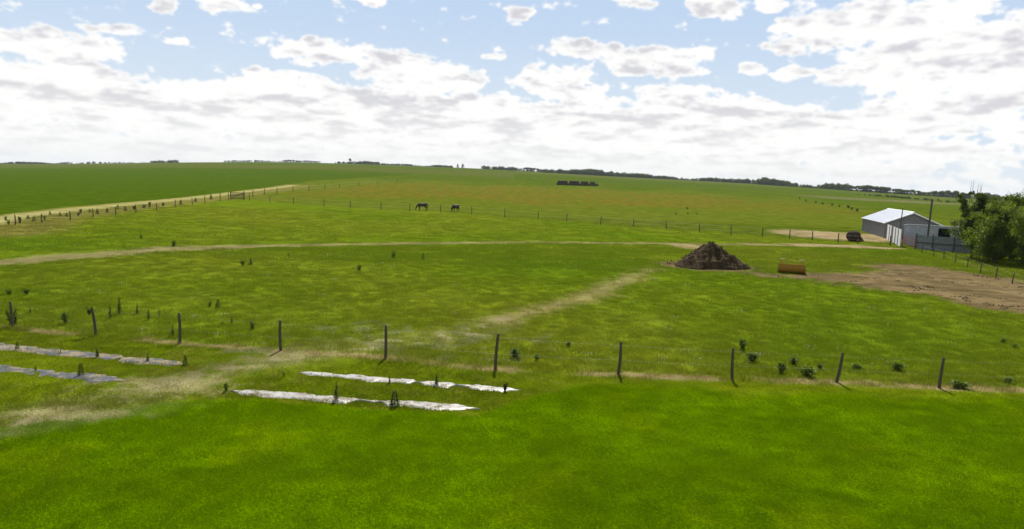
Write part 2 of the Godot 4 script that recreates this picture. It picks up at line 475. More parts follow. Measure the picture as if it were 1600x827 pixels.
# ------------------------------------------------------------------ ground sheet
func spaced(marks: Array) -> PackedFloat32Array:
	# marks: [from, step, to, step, to ...]
	var v := PackedFloat32Array()
	var at: float = marks[0]
	v.append(at)
	for i in range(1, marks.size(), 2):
		var to: float = marks[i + 1]
		var n := maxi(1, int(round(absf(to - at) / float(marks[i]))))
		for k in n: v.append(lerpf(at, to, float(k + 1) / n))
		at = to
	return v

func make_ground() -> void:
	var zs := spaced([40.0, 6.0, -10.0, 0.22, -36.0, 0.36, -72.0, 0.8, -130.0, 2.2, -260.0, 6.0, -560.0, 30.0, -1300.0, 80.0, -2000.0, 300.0, -6000.0])
	var half := spaced([0.0, 0.24, 24.0, 0.45, 60.0, 1.1, 105.0, 4.0, 180.0, 20.0, 600.0, 60.0, 1600.0, 300.0, 6000.0])
	var xs := PackedFloat32Array()
	for i in range(half.size() - 1, 0, -1): xs.append(-half[i])
	xs.append_array(half)
	var nx := xs.size()
	var V := PackedVector3Array()
	var C := PackedColorArray()
	var U := PackedVector2Array()
	var U2 := PackedVector2Array()
	var I := PackedInt32Array()
	for z in zs:
		for x in xs:
			var h := land(x, z)
			if absf(x) < 60.0 and z > -90.0:
				h += n_mid.get_noise_2d(x * 0.7, z * 0.7) * 0.05
			V.append(Vector3(x, h, z))
			var c := ground_colour(x, z) if z < 0.0 and absf(x) < -z * 1.6 + 25.0 else Color(p_lawn[0].x, p_lawn[0].y, p_lawn[0].z)
			C.append(Color(c.r / 0.69, c.g / 0.69, c.b / 0.69))
			U.append(Vector2(x, z) / 5.3)
			U2.append(Vector2(x * 0.94 + z * 0.34, z * 0.94 - x * 0.34) / 61.0)
	for j in zs.size() - 1:
		for i in nx - 1:
			var a := j * nx + i
			I.append_array([a, a + nx, a + 1, a + 1, a + nx, a + nx + 1])
	var arr := []
	arr.resize(Mesh.ARRAY_MAX)
	arr[Mesh.ARRAY_VERTEX] = V
	arr[Mesh.ARRAY_COLOR] = C
	arr[Mesh.ARRAY_TEX_UV] = U
	arr[Mesh.ARRAY_TEX_UV2] = U2
	arr[Mesh.ARRAY_INDEX] = I
	var N := PackedVector3Array()
	N.resize(V.size())
	for j in zs.size():
		for i in nx:
			var l := V[j * nx + maxi(i - 1, 0)]
			var r := V[j * nx + mini(i + 1, nx - 1)]
			var f := V[maxi(j - 1, 0) * nx + i]
			var k := V[mini(j + 1, zs.size() - 1) * nx + i]
			var nn := (f - k).cross(r - l).normalized()
			N[j * nx + i] = nn if nn.y > 0.0 else -nn
	arr[Mesh.ARRAY_NORMAL] = N
	var me := ArrayMesh.new()
	me.add_surface_from_arrays(Mesh.PRIMITIVE_TRIANGLES, arr)
	tag(part("ground", me, M.ground, self), "", "", "", "structure")

# ------------------------------------------------------------------ grass
func tuft_mesh(n: int, spread: float, h0: float, h1: float, w: float) -> ArrayMesh:
	var st := new_st()
	for i in n:
		var a := rng.randf() * TAU
		var r := sqrt(rng.randf()) * spread
		var o := Vector3(cos(a) * r, 0, sin(a) * r)
		var h := rng.randf_range(h0, h1)
		var lean := Vector3(rng.randf_range(-1, 1), 0, rng.randf_range(-1, 1)) * h * 0.55
		var side := Vector3(cos(a * 7.0), 0, sin(a * 7.0)) * w * 0.5
		var t := rng.randf_range(0.88, 1.12)
		var y := rng.randf_range(0.93, 1.07)
		st.set_color(Color(t * y, t, t))
		var mid := o + lean * 0.35 + Vector3(0, h * 0.6, 0)
		var tip := o + lean + Vector3(0, h, 0)
		for v in [o - side, mid - side * 0.8, mid + side * 0.8, o - side, mid + side * 0.8, o + side, mid - side * 0.8, tip, mid + side * 0.8]:
			st.add_vertex(v)
	return st.commit()

func scatter(called: String, label: String, category: String, mesh: Mesh, places: Array, tints: Array, material: Material) -> void:
	var mm := MultiMesh.new()
	mm.transform_format = MultiMesh.TRANSFORM_3D
	mm.use_colors = true
	mm.mesh = mesh
	mm.instance_count = places.size()
	for i in places.size():
		mm.set_instance_transform(i, places[i])
		mm.set_instance_color(i, tints[i])
	var o := MultiMeshInstance3D.new()
	o.name = numbered(called)
	o.multimesh = mm
	o.material_override = material
	add_child(o)
	tag(o, label, category, "", "stuff")

func make_grass() -> void:
	var lawn_p := []
	var lawn_c := []
	for i in 20000:
		var z := -rng.randf_range(12.0, 28.0)
		var x := rng.randf_range(-1, 1) * (-z * 0.80 + 3.0)
		if z < level(GARDEN, x) + 0.1: continue
		var c := ground_colour(x, z)
		if c.a > 0.5: continue
		var s := rng.randf_range(0.7, 1.3)
		lawn_p.append(Transform3D(Basis(Vector3.UP, rng.randf() * TAU).scaled(Vector3(1, s, 1)), Vector3(x, 0.0 + n_mid.get_noise_2d(x * 0.7, z * 0.7) * 0.05, z)))
		lawn_c.append(Color(c.r, c.g, c.b))
	scatter("lawn_grass", "short mown green grass of the yard lawn", "grass", tuft_mesh(40, 0.26, 0.018, 0.042, 0.010), lawn_p, lawn_c, M.grass_blades)
	var near_p := []
	var near_c := []
	var far_p := []
	var far_c := []
	for i in 62000:
		var z := -(18.0 + 127.0 * pow(rng.randf(), 1.55))
		var x := rng.randf_range(-1, 1) * (-z * 0.80 + 4.0)
		if z > level(GARDEN, x) - 0.15: continue
		var c := ground_colour(x, z)
		if rng.randf() < c.a * 1.15: continue
		if x < -76.0 and z < -100.0: continue
		if z < level(TRACK, clampf(x, -60.0, 49.0)) and rng.randf() < 0.6: continue      # grazed short
		var garden := z > level(FRONT, x) + 0.35
		var s := rng.randf_range(0.6, 1.35)
		var wild := n_mid.get_noise_2d(x * 1.4 + 90.0, z * 1.4)
		var tall := (0.42 if garden else 0.68 + 0.35 * maxf(0.0, wild)) * s
		if not garden and z - level(FRONT, x) > -2.2: tall *= 1.15
		var sp := 1.0 if z > -60.0 else 1.7
		var tr := Transform3D(Basis(Vector3.UP, rng.randf() * TAU).scaled(Vector3(sp, tall, sp)), Vector3(x, land(x, z) - 0.01, z))
		if z > -60.0:
			near_p.append(tr)
			near_c.append(Color(c.r, c.g, c.b))
		else:
			far_p.append(tr)
			far_c.append(Color(c.r, c.g, c.b))
	var t := tuft_mesh(42, 0.32, 0.08, 0.22, 0.013)
	scatter("pasture_grass", "rough green pasture grass beyond the near wire fence", "grass", t, near_p, near_c, M.grass_blades)
	scatter("pasture_grass", "olive grazed grass of the back pasture near the far fence", "grass", tuft_mesh(30, 0.5, 0.06, 0.17, 0.03), far_p, far_c, M.grass_blades)
	# pale seed heads and small white flowers strewn over the near pasture
	var st := new_st()
	for i in 5:
		var o := Vector3(rng.randf_range(-0.2, 0.2), rng.randf_range(0.14, 0.24), rng.randf_range(-0.2, 0.2))
		tube(st, [o - Vector3(0, 0.015, 0), o + Vector3(0, 0.015, 0)], [0.014, 0.014], 5)
		tube(st, [Vector3(o.x, 0, o.z), o], [0.003, 0.003], 3)
	var fl := done(st)
	var fp := []
	var fc := []
	for i in 200:
		var z := -(28.5 + 40.0 * pow(rng.randf(), 1.4))
		var x := rng.randf_range(-1, 1) * (-z * 0.80)
		if n_mid.get_noise_2d(x * 0.8 + 11.0, z * 0.8) < -0.05: continue
		if z > level(FRONT, x) - 0.5: continue
		fp.append(Transform3D(Basis(Vector3.UP, rng.randf() * TAU), Vector3(x, 0, z)))
		fc.append(Color(0.42, 0.42, 0.20) if rng.randf() < 0.6 else Color(0.55, 0.55, 0.46))
	scatter("seed_heads", "tiny pale seed heads strewn over the near pasture", "flowers", fl, fp, fc, M.grass_blades)
	# clods on the bare earth
	var cs := new_st()
	cs.set_smooth_group(-1)
	for i in 5:
		var o := Vector3(rng.randf_range(-0.4, 0.4), 0.0, rng.randf_range(-0.4, 0.4))
		var r := rng.randf_range(0.04, 0.12)
		tube(cs, [o, o + Vector3(r * 0.2, r * 0.5, 0), o + Vector3(0, r, r * 0.2)], [r, r * 1.1, r * 0.4], 6)
	var clod := done(cs)
	var kp := []
	var kc := []
	for i in 900:
		var x := rng.randf_range(13.0, 60.0)
		var z := -rng.randf_range(40.0, 80.0)
		var c := ground_colour(x, z)
		if c.a < 0.6: continue
		kp.append(Transform3D(Basis(Vector3.UP, rng.randf() * TAU).scaled(Vector3.ONE * rng.randf_range(0.3, 0.9)), Vector3(x, -0.02, z)))
		kc.append(Color(c.r, c.g, c.b) * rng.randf_range(0.8, 1.05))
	scatter("earth_clods", "brown earth clods on the bare ground right of the heap", "soil", clod, kp, kc, M.manure)

# ------------------------------------------------------------------ fences
var post_meshes := []
func make_posts() -> void:
	for v in 4:
		var st := new_st()
		var p := []
		var r := []
		var bend := Vector3(rng.randf_range(-0.03, 0.03), 0, rng.randf_range(-0.03, 0.03))
		for i in 6:
			var t := i / 5.0
			p.append(bend * sin(t * PI) * 1.5 + Vector3(0, -0.25 + 1.25 * t, 0))
			r.append(lerpf(0.066, 0.054, t) * rng.randf_range(0.93, 1.07))
		p.append(p[5] + Vector3(0, 0.018, 0))
		r.append(0.036)
		tube(st, p, r, 9)
		post_meshes.append(done(st))

func fence(called: String, label: String, posts: Array, wires: Array, fat := 1.0, wire_r := 0.0018) -> Node3D:
	# posts: [x, z, height, lean in degrees]
	var p0: Array = posts[0]
	var f := thing(called, label, "fence", on(p0[0], p0[1]))
	var tops := []
	for q in posts:
		var o := part("post", post_meshes[rng.randi() % 4], M.post_wood, f)
		var h: float = q[2]
		o.position = on(q[0], q[1]) - f.position
		o.rotation = Vector3(deg_to_rad(rng.randf_range(-2.5, 2.5)), rng.randf() * TAU, 0)
		o.basis = Basis(Vector3.BACK, deg_to_rad(-float(q[3]))) * Basis(Vector3.UP, rng.randf() * TAU).scaled(Vector3(fat, h, fat))
		tops.append([o.position, h, o.basis.y])
	for w in wires:
		var st := new_st()
		var pts := []
		var rad := []
		for i in tops.size():
			var a: Vector3 = tops[i][0] + tops[i][2] * float(w)
			pts.append(a)
			rad.append(wire_r)
			if i < tops.size() - 1:
				var b: Vector3 = tops[i + 1][0] + tops[i + 1][2] * float(w)
				pts.append((a + b) * 0.5 - Vector3(0, 0.025, 0))
				rad.append(wire_r)
		tube(st, pts, rad, 4)
		part("wire", done(st), M.wire, f)
	return f

# ------------------------------------------------------------------ plants
func leaf(st: SurfaceTool, at: Vector3, dir: Vector3, side: Vector3, l: float, w: float, c: Color) -> void:
	st.set_color(c)
	var a := at
	var b := at + dir * l * 0.45 + side * w * 0.5
	var d := at + dir * l * 0.45 - side * w * 0.5
	var e := at + dir * l
	for v in [a, b, e, a, e, d]: st.add_vertex(v)

func rand_dir() -> Vector3:
	return Vector3(rng.randfn(), rng.randfn(), rng.randfn()).normalized()

func pick(cols: Array) -> Color:
	var c: Color = cols[rng.randi() % cols.size()]
	var t := rng.randf_range(0.78, 1.22)
	return Color(c.r * t, c.g * t, c.b * t)

const DARK_WEED := [Color(0.062, 0.096, 0.011), Color(0.080, 0.118, 0.013), Color(0.102, 0.142, 0.015)]
const GREEN_WEED := [Color(0.078, 0.125, 0.014), Color(0.098, 0.150, 0.018), Color(0.120, 0.165, 0.024)]
const RED_WEED := [Color(0.060, 0.050, 0.016), Color(0.080, 0.040, 0.016), Color(0.050, 0.060, 0.014)]

var plant_kit := {}
func make_plant_kit() -> void:
	for kind in ["bush", "spire", "cone", "sprig"]:
		for tone in ["dark", "green", "red"]:
			var cols: Array = {"dark": DARK_WEED, "green": GREEN_WEED, "red": RED_WEED}[tone]
			var st := new_st()
			var ss := new_st()
			# unit plants: height 1, width 1
			if kind == "bush":
				for s in 9:
					var a := rng.randf() * TAU
					var tip := Vector3(cos(a) * rng.randf_range(0.1, 0.42), rng.randf_range(0.55, 1.0), sin(a) * rng.randf_range(0.1, 0.42))
					tube(ss, [Vector3.ZERO, tip * 0.5 + Vector3(0, 0.06, 0), tip], [0.022, 0.015, 0.006], 4)
					for k in 34:
						var t := rng.randf_range(0.15, 1.0)
						var d := (rand_dir() + Vector3(0, 0.4, 0)).normalized()
						leaf(st, tip * t + rand_dir() * 0.06, d, d.cross(rand_dir()).normalized(), rng.randf_range(0.14, 0.26), 0.10, pick(cols))
			elif kind == "spire":
				tube(ss, [Vector3(0, 0, 0), Vector3(0.04, 0.5, 0), Vector3(-0.02, 1.0, 0)], [0.035, 0.025, 0.008], 5)
				for k in 170:
					var t := pow(rng.randf(), 1.2)
					var r := lerpf(0.52, 0.10, t)
					var a := rng.randf() * TAU
					var d := Vector3(cos(a), rng.randf_range(0.2, 0.9), sin(a)).normalized()
					leaf(st, Vector3(0, t * 0.92 + 0.02, 0), d, d.cross(Vector3.UP).normalized(), r, 0.09, pick(cols))
			elif kind == "cone":
				tube(ss, [Vector3(0, 0, 0), Vector3(0.01, 1.0, 0)], [0.045, 0.008], 6)
				for k in 560:
					var t := pow(rng.randf(), 1.25)
					var r := lerpf(0.52, 0.03, t)
					var a := rng.randf() * TAU
					var q := rng.randf_range(0.3, 1.0)
					var d := Vector3(cos(a), rng.randf_range(-0.15, 0.45), sin(a)).normalized()
					leaf(st, Vector3(cos(a) * r * q * 0.7, 0.05 + t * 0.9, sin(a) * r * q * 0.7), d, d.cross(rand_dir()).normalized(), 0.17, 0.045, pick(cols))
			else:
				for s in 3:
					var tip := Vector3(rng.randf_range(-0.3, 0.3), rng.randf_range(0.7, 1.0), rng.randf_range(-0.3, 0.3))
					tube(ss, [Vector3.ZERO, tip * 0.5, tip], [0.035, 0.022, 0.01], 4)
					for k in 26:
						var t := rng.randf_range(0.2, 1.0)
						var d := (rand_dir() + Vector3(0, 0.5, 0)).normalized()
						leaf(st, tip * t, d, d.cross(rand_dir()).normalized(), rng.randf_range(0.12, 0.24), 0.10, pick(cols))
			plant_kit[kind + tone] = [st.commit(), done(ss)]

func plant(called: String, kind: String, tone: String, a: Array, label: String, category := "plant", group := "", lift := 0.0) -> void:
	# a: x, z, height, width
	var o := thing(called, label, category, on(a[0], a[1]) + Vector3(0, lift - 0.01, 0), rng.randf() * TAU, group)
	var kit: Array = plant_kit[kind + tone]
	var f := part("foliage", kit[0], M.leaves, o)
	var s := part("stem", kit[1], M.bark, o)
	f.scale = Vector3(a[3], a[2], a[3])
	s.scale = Vector3(a[3], a[2], a[3])

# ------------------------------------------------------------------ trees
func tree(at: Vector3, height: float, spread: float, label: String, cols: Array, seed_: int, stems: int, leaves: int, low: float, airy: float, group := "", called := "leafy_tree", shoots := 0) -> void:
	rng.seed = seed_
	var o := thing(called, label, "tree", at, 0.0, group)
	var st := new_st()
	var tips := []
	for s in stems:
		var a := TAU * s / stems + rng.randf() * 1.2
		var out := spread * rng.randf_range(0.12, 0.45) * (0.0 if stems == 1 else 1.0)
		var p := []
		var r := []
		var n := 7
		var rr := 0.020 * height * (1.0 if stems < 3 else 0.7) * rng.randf_range(0.8, 1.15)
		for i in n:
			var t := float(i) / (n - 1)
			p.append(Vector3(cos(a) * out * pow(t, 1.1), -0.2 + t * height * rng.randf_range(0.90, 1.0) * (1.0 if i < n - 1 else 0.97), sin(a) * out * pow(t, 1.1)) + Vector3(rng.randfn(), 0, rng.randfn()) * 0.06 * height * 0.2 * t)
			r.append(rr * (1.0 - 0.88 * t))
		tube(st, p, r, 7)
		for b in 20:
			var t := rng.randf_range(low, 0.97)
			var i := int(t * (n - 1))
			var q: Vector3 = p[i].lerp(p[mini(i + 1, n - 1)], t * (n - 1) - i)
			var dir := Vector3(rng.randfn(), rng.randf_range(0.15, 1.1), rng.randfn()).normalized()
			var l := spread * rng.randf_range(0.35, 1.0) * lerpf(1.0, 0.40, t) * (0.75 + 0.5 * sin(t * PI))
			var m := q + dir * l * 0.5 + Vector3(0, 0.08 * l, 0)
			var e := q + dir * l + Vector3(0, 0.05 * l, 0)
			tube(st, [q, m, e], [rr * 0.35 * (1.1 - t), rr * 0.2 * (1.1 - t) + 0.004, 0.006], 5, false)
			tips.append([q.lerp(m, 0.7), l * 0.24])
			tips.append([e, l * 0.30])
			tips.append([m + rand_dir() * l * 0.25, l * 0.26])
	for k in shoots:
		# bare shoots above the crown
		var q := Vector3(rng.randf_range(-0.35, 0.35) * spread, height * 0.8, rng.randf_range(-0.3, 0.3) * spread)
		var e := q + Vector3(rng.randf_range(-0.15, 0.15), height * rng.randf_range(0.24, 0.34), rng.randf_range(-0.1, 0.1))
		tube(st, [q, e], [0.03, 0.012], 5)
		tips.append([q.lerp(e, 0.45), 0.22])
	part("trunk", done(st), M.bark, o)
	# leaves sit in clumps round the branch ends
	var V := PackedVector3Array()
	var C := PackedColorArray()
	for k in leaves:
		var g: Array = tips[rng.randi() % tips.size()]
		var rad: float = maxf(float(g[1]), 0.16)
		var d := rand_dir() * pow(rng.randf(), airy) * rad
		d.y *= 0.8
		var at_: Vector3 = g[0] + d
		if at_.y < height * low * 0.35: continue
		var n := (rand_dir() + Vector3(0, 0.25, 0)).normalized()
		var u := n.cross(rand_dir()).normalized()
		var v := n.cross(u)
		var l := rng.randf_range(0.12, 0.26)
		var w := l * 0.6
		var c := pick(cols)
		var a0 := at_
		var e0 := at_ + u * l
		var b0 := at_ + u * l * 0.5 + v * w * 0.5
		var d0 := at_ + u * l * 0.5 - v * w * 0.5
		V.append_array([a0, b0, e0, a0, e0, d0])
		C.append_array([c, c, c, c, c, c])
	var arr := []
	arr.resize(Mesh.ARRAY_MAX)
	arr[Mesh.ARRAY_VERTEX] = V
	arr[Mesh.ARRAY_COLOR] = C
	var me := ArrayMesh.new()
	me.add_surface_from_arrays(Mesh.PRIMITIVE_TRIANGLES, arr)
	part("crown", me, M.leaves, o)

func far_tree_mesh(seed_: int, slim: float) -> ArrayMesh:
	# unit tree for the distant shelterbelts: height 1, width about 0.8
	rng.seed = seed_
	var st := new_st()
	st.set_smooth_group(-1)
	st.set_color(Color(0.05, 0.042, 0.035))
	tube(st, [Vector3(0, -0.05, 0), Vector3(0.01, 0.3, 0), Vector3(0, 0.8, 0)], [0.03, 0.022, 0.006], 5, false)
	var blobs := []
	for i in 18:
		var y := rng.randf_range(0.06, 0.88)
		var r := (0.30 * sin(clampf((y + 0.25) / 1.25, 0.0, 1.0) * PI) + 0.06) * slim
		var a := rng.randf() * TAU
		blobs.append([Vector3(cos(a) * r * rng.randf(), y, sin(a) * r * rng.randf()), rng.randf_range(0.10, 0.19)])
	for k in 620:
		var g: Array = blobs[rng.randi() % blobs.size()]
		var p: Vector3 = g[0] + rand_dir() * float(g[1]) * pow(rng.randf(), 0.4)
		var n := rand_dir()
		var u := n.cross(rand_dir()).normalized()
		leaf(st, p, u, n.cross(u), rng.randf_range(0.06, 0.11), 0.06, pick([Color(0.044, 0.064, 0.012), Color(0.060, 0.086, 0.014), Color(0.066, 0.096, 0.015)]))
	return st.commit()

func belt(label: String, az0: float, az1: float, dist0: float, dist1: float, high: float, gap: float, meshes: Array, called := "shelterbelt", wobble := 0.2) -> void:
	# a row of trees along a field edge, each tree a copy
	var a := Vector2(sin(deg_to_rad(az0)), -cos(deg_to_rad(az0))) * dist0
	var b := Vector2(sin(deg_to_rad(az1)), -cos(deg_to_rad(az1))) * dist1
	var n := int(a.distance_to(b) / gap)
	var pl := []
	var tn := []
	for i in n:
		for row in 2:
			var p := a.lerp(b, (i + rng.randf()) / n) + Vector2(rng.randfn() * 3.0, rng.randfn() * 7.0 + row * 9.0)
			var lump := 0.75 + 0.35 * n_big.get_noise_2d(p.x * 0.55, p.y * 0.2) * 2.0
			var h := high * maxf(0.35, lump + rng.randfn() * wobble * 0.5)
			pl.append(Transform3D(Basis(Vector3.UP, rng.randf() * TAU).scaled(Vector3(h * rng.randf_range(1.1, 1.9), h, h * rng.randf_range(1.1, 1.9))), on(p.x, p.y) - Vector3(0, 0.2, 0)))
			tn.append(Color.WHITE * rng.randf_range(0.8, 1.2))
	scatter(called, label, "trees", meshes[rng.randi() % meshes.size()], pl, tn, M.leaves)

# ------------------------------------------------------------------ animals
func smin(a: float, b: float, k: float) -> float:
	var h := clampf(0.5 + 0.5 * (b - a) / k, 0.0, 1.0)
	return lerpf(b, a, h) - k * h * (1.0 - h)

func body_mesh(bones: Array, cell: float, lo: Vector3, hi: Vector3) -> ArrayMesh:
	# one skin round tapered bones: smooth union of capsules, meshed as surface nets
	var nx := int((hi.x - lo.x) / cell) + 1
	var ny := int((hi.y - lo.y) / cell) + 1
	var nz := int((hi.z - lo.z) / cell) + 1
	var F := PackedFloat32Array()
	F.resize(nx * ny * nz)
	F.fill(1.0)
	for b in bones:
		var p: Vector3 = b[0]
		var q: Vector3 = b[2]
		var r0: float = b[1]
		var r1: float = b[3]
		var kk: float = b[4] if b.size() > 4 else 0.05
		var m := maxf(r0, r1) + 0.16
		var i0 := ((p.min(q) - Vector3.ONE * m - lo) / cell).clamp(Vector3.ZERO, Vector3(nx - 1, ny - 1, nz - 1))
		var i1 := ((p.max(q) + Vector3.ONE * m - lo) / cell).clamp(Vector3.ZERO, Vector3(nx - 1, ny - 1, nz - 1))
		var pq := q - p
		var len2 := pq.length_squared()
		for z in range(int(i0.z), int(i1.z) + 1):
			for y in range(int(i0.y), int(i1.y) + 1):
				for x in range(int(i0.x), int(i1.x) + 1):
					var s := lo + Vector3(x, y, z) * cell
					var t := clampf((s - p).dot(pq) / len2, 0.0, 1.0)
					var d := s.distance_to(p + pq * t) - lerpf(r0, r1, t)
					var at := (z * ny + y) * nx + x
					F[at] = smin(F[at], d, kk)
	var id := PackedInt32Array()
	id.resize(F.size())
	id.fill(-1)
	var V := PackedVector3Array()
	var offs := [0, 1, nx, nx + 1, nx * ny, nx * ny + 1, nx * ny + nx, nx * ny + nx + 1]
	var corner := [Vector3(0, 0, 0), Vector3(1, 0, 0), Vector3(0, 1, 0), Vector3(1, 1, 0), Vector3(0, 0, 1), Vector3(1, 0, 1), Vector3(0, 1, 1), Vector3(1, 1, 1)]
	var edges := [[0, 1], [2, 3], [4, 5], [6, 7], [0, 2], [1, 3], [4, 6], [5, 7], [0, 4], [1, 5], [2, 6], [3, 7]]
	for z in nz - 1:
		for y in ny - 1:
			for x in nx - 1:
				var at := (z * ny + y) * nx + x
				var inside := 0
				for k in 8:
					if F[at + offs[k]] < 0.0: inside += 1
				if inside == 0 or inside == 8: continue
				var sum := Vector3.ZERO
				var n := 0
				for e in edges:
					var fa := F[at + offs[e[0]]]
					var fb := F[at + offs[e[1]]]
					if (fa < 0.0) != (fb < 0.0):
						sum += (corner[e[0]] as Vector3).lerp(corner[e[1]], fa / (fa - fb))
						n += 1
				id[at] = V.size()
				V.append(lo + (Vector3(x, y, z) + sum / n) * cell)
	var st := new_st()
	st.set_smooth_group(0)
	var step := [1, nx, nx * ny]
	for z in range(1, nz - 1):
		for y in range(1, ny - 1):
			for x in range(1, nx - 1):
				var at := (z * ny + y) * nx + x
				for ax in 3:
					var fa := F[at]
					var fb := F[at + step[ax]]
					if (fa < 0.0) == (fb < 0.0): continue
					var u: int = step[(ax + 1) % 3]
					var v: int = step[(ax + 2) % 3]
					var out := Vector3.ZERO
					out[ax] = 1.0 if fa < 0.0 else -1.0
					quad(st, V[id[at]], V[id[at - u]], V[id[at - u - v]], V[id[at - v]], out)
	return done(st)

func make_horse(label: String, at: Vector3, turn: float, size: float, coat: Material, body: Mesh, kit: Dictionary) -> void:
	var o := thing("horse", label, "horse", at, turn)
	o.scale = Vector3.ONE * size
	part("body", body, coat, o)
	part("mane", kit.mane, M.horse_hair, o)
	part("tail", kit.tail, M.horse_hair, o)
	for q in [Vector3(0.66, 0, 0.14), Vector3(0.50, 0, -0.14), Vector3(-0.62, 0, 0.15), Vector3(-0.78, 0, -0.15)]:
		part("hoof", kit.hoof, M.hoof, o).position = q

# ------------------------------------------------------------------ sheds and other built things
func sheet(a: Vector3, b: Vector3, h0: float, h1: float, out: Vector3, pitch := 0.25, deep := 0.03, top := -1.0) -> ArrayMesh:
	# ribbed sheet-metal wall from a to b, its top going from h0 to h1 (over the height top at mid-span for a gable)
	var st := new_st()
	st.set_smooth_group(-1)
	var l := a.distance_to(b)
	var n := int(l / pitch)
	var pts := []
	for i in n + 1:
		for e in [[0.0, 0.0], [0.62, 0.0], [0.74, 1.0], [0.88, 1.0]]:
			var t: float = (i + e[0]) / n
			if t > 1.0 or (i == n and e[0] > 0.0): continue
			var h := lerpf(h0, h1, t)
			if top > 0.0: h = lerpf(h0, top, 1.0 - absf(t - 0.5) * 2.0)
			pts.append([a.lerp(b, t) + out * deep * float(e[1]), h])
	for i in pts.size() - 1:
		var p: Vector3 = pts[i][0]
		var q: Vector3 = pts[i + 1][0]
		quad(st, p, q, q + Vector3(0, pts[i + 1][1], 0), p + Vector3(0, pts[i][1], 0), out)
		quad(st, p - out * 0.06, q - out * 0.06, q - out * 0.06 + Vector3(0, pts[i + 1][1], 0), p - out * 0.06 + Vector3(0, pts[i][1], 0), -out)
	return done(st)

func slope(a: Vector3, b: Vector3, c: Vector3, d: Vector3) -> ArrayMesh:
	# ribbed roof slope: eave a-b, ridge d-c, 5 cm thick
	var st := new_st()
	st.set_smooth_group(-1)
	var n := int(a.distance_to(b) / 0.3)
	var up := (b - a).cross(d - a).normalized()
	if up.y < 0.0: up = -up
	var prev := []
	for i in n + 1:
		for e in [[0.0, 0.0], [0.7, 0.0], [0.8, 1.0], [0.9, 1.0]]:
			var t: float = (i + e[0]) / n
			if t > 1.0 or (i == n and e[0] > 0.0): continue
			var lo_: Vector3 = a.lerp(b, t) + up * 0.035 * e[1]
			var hi_: Vector3 = d.lerp(c, t) + up * 0.035 * e[1]
			if prev.size():
				quad(st, prev[0], lo_, hi_, prev[1], up)
			prev = [lo_, hi_]
	var k := up * 0.05
	quad(st, a - k, b - k, c - k, d - k, -up)
	quad(st, a - k, b - k, b, a, a - d)
	quad(st, a - k, a, d, d - k, a - b)
	quad(st, b - k, b, c, c - k, b - a)
	return done(st)

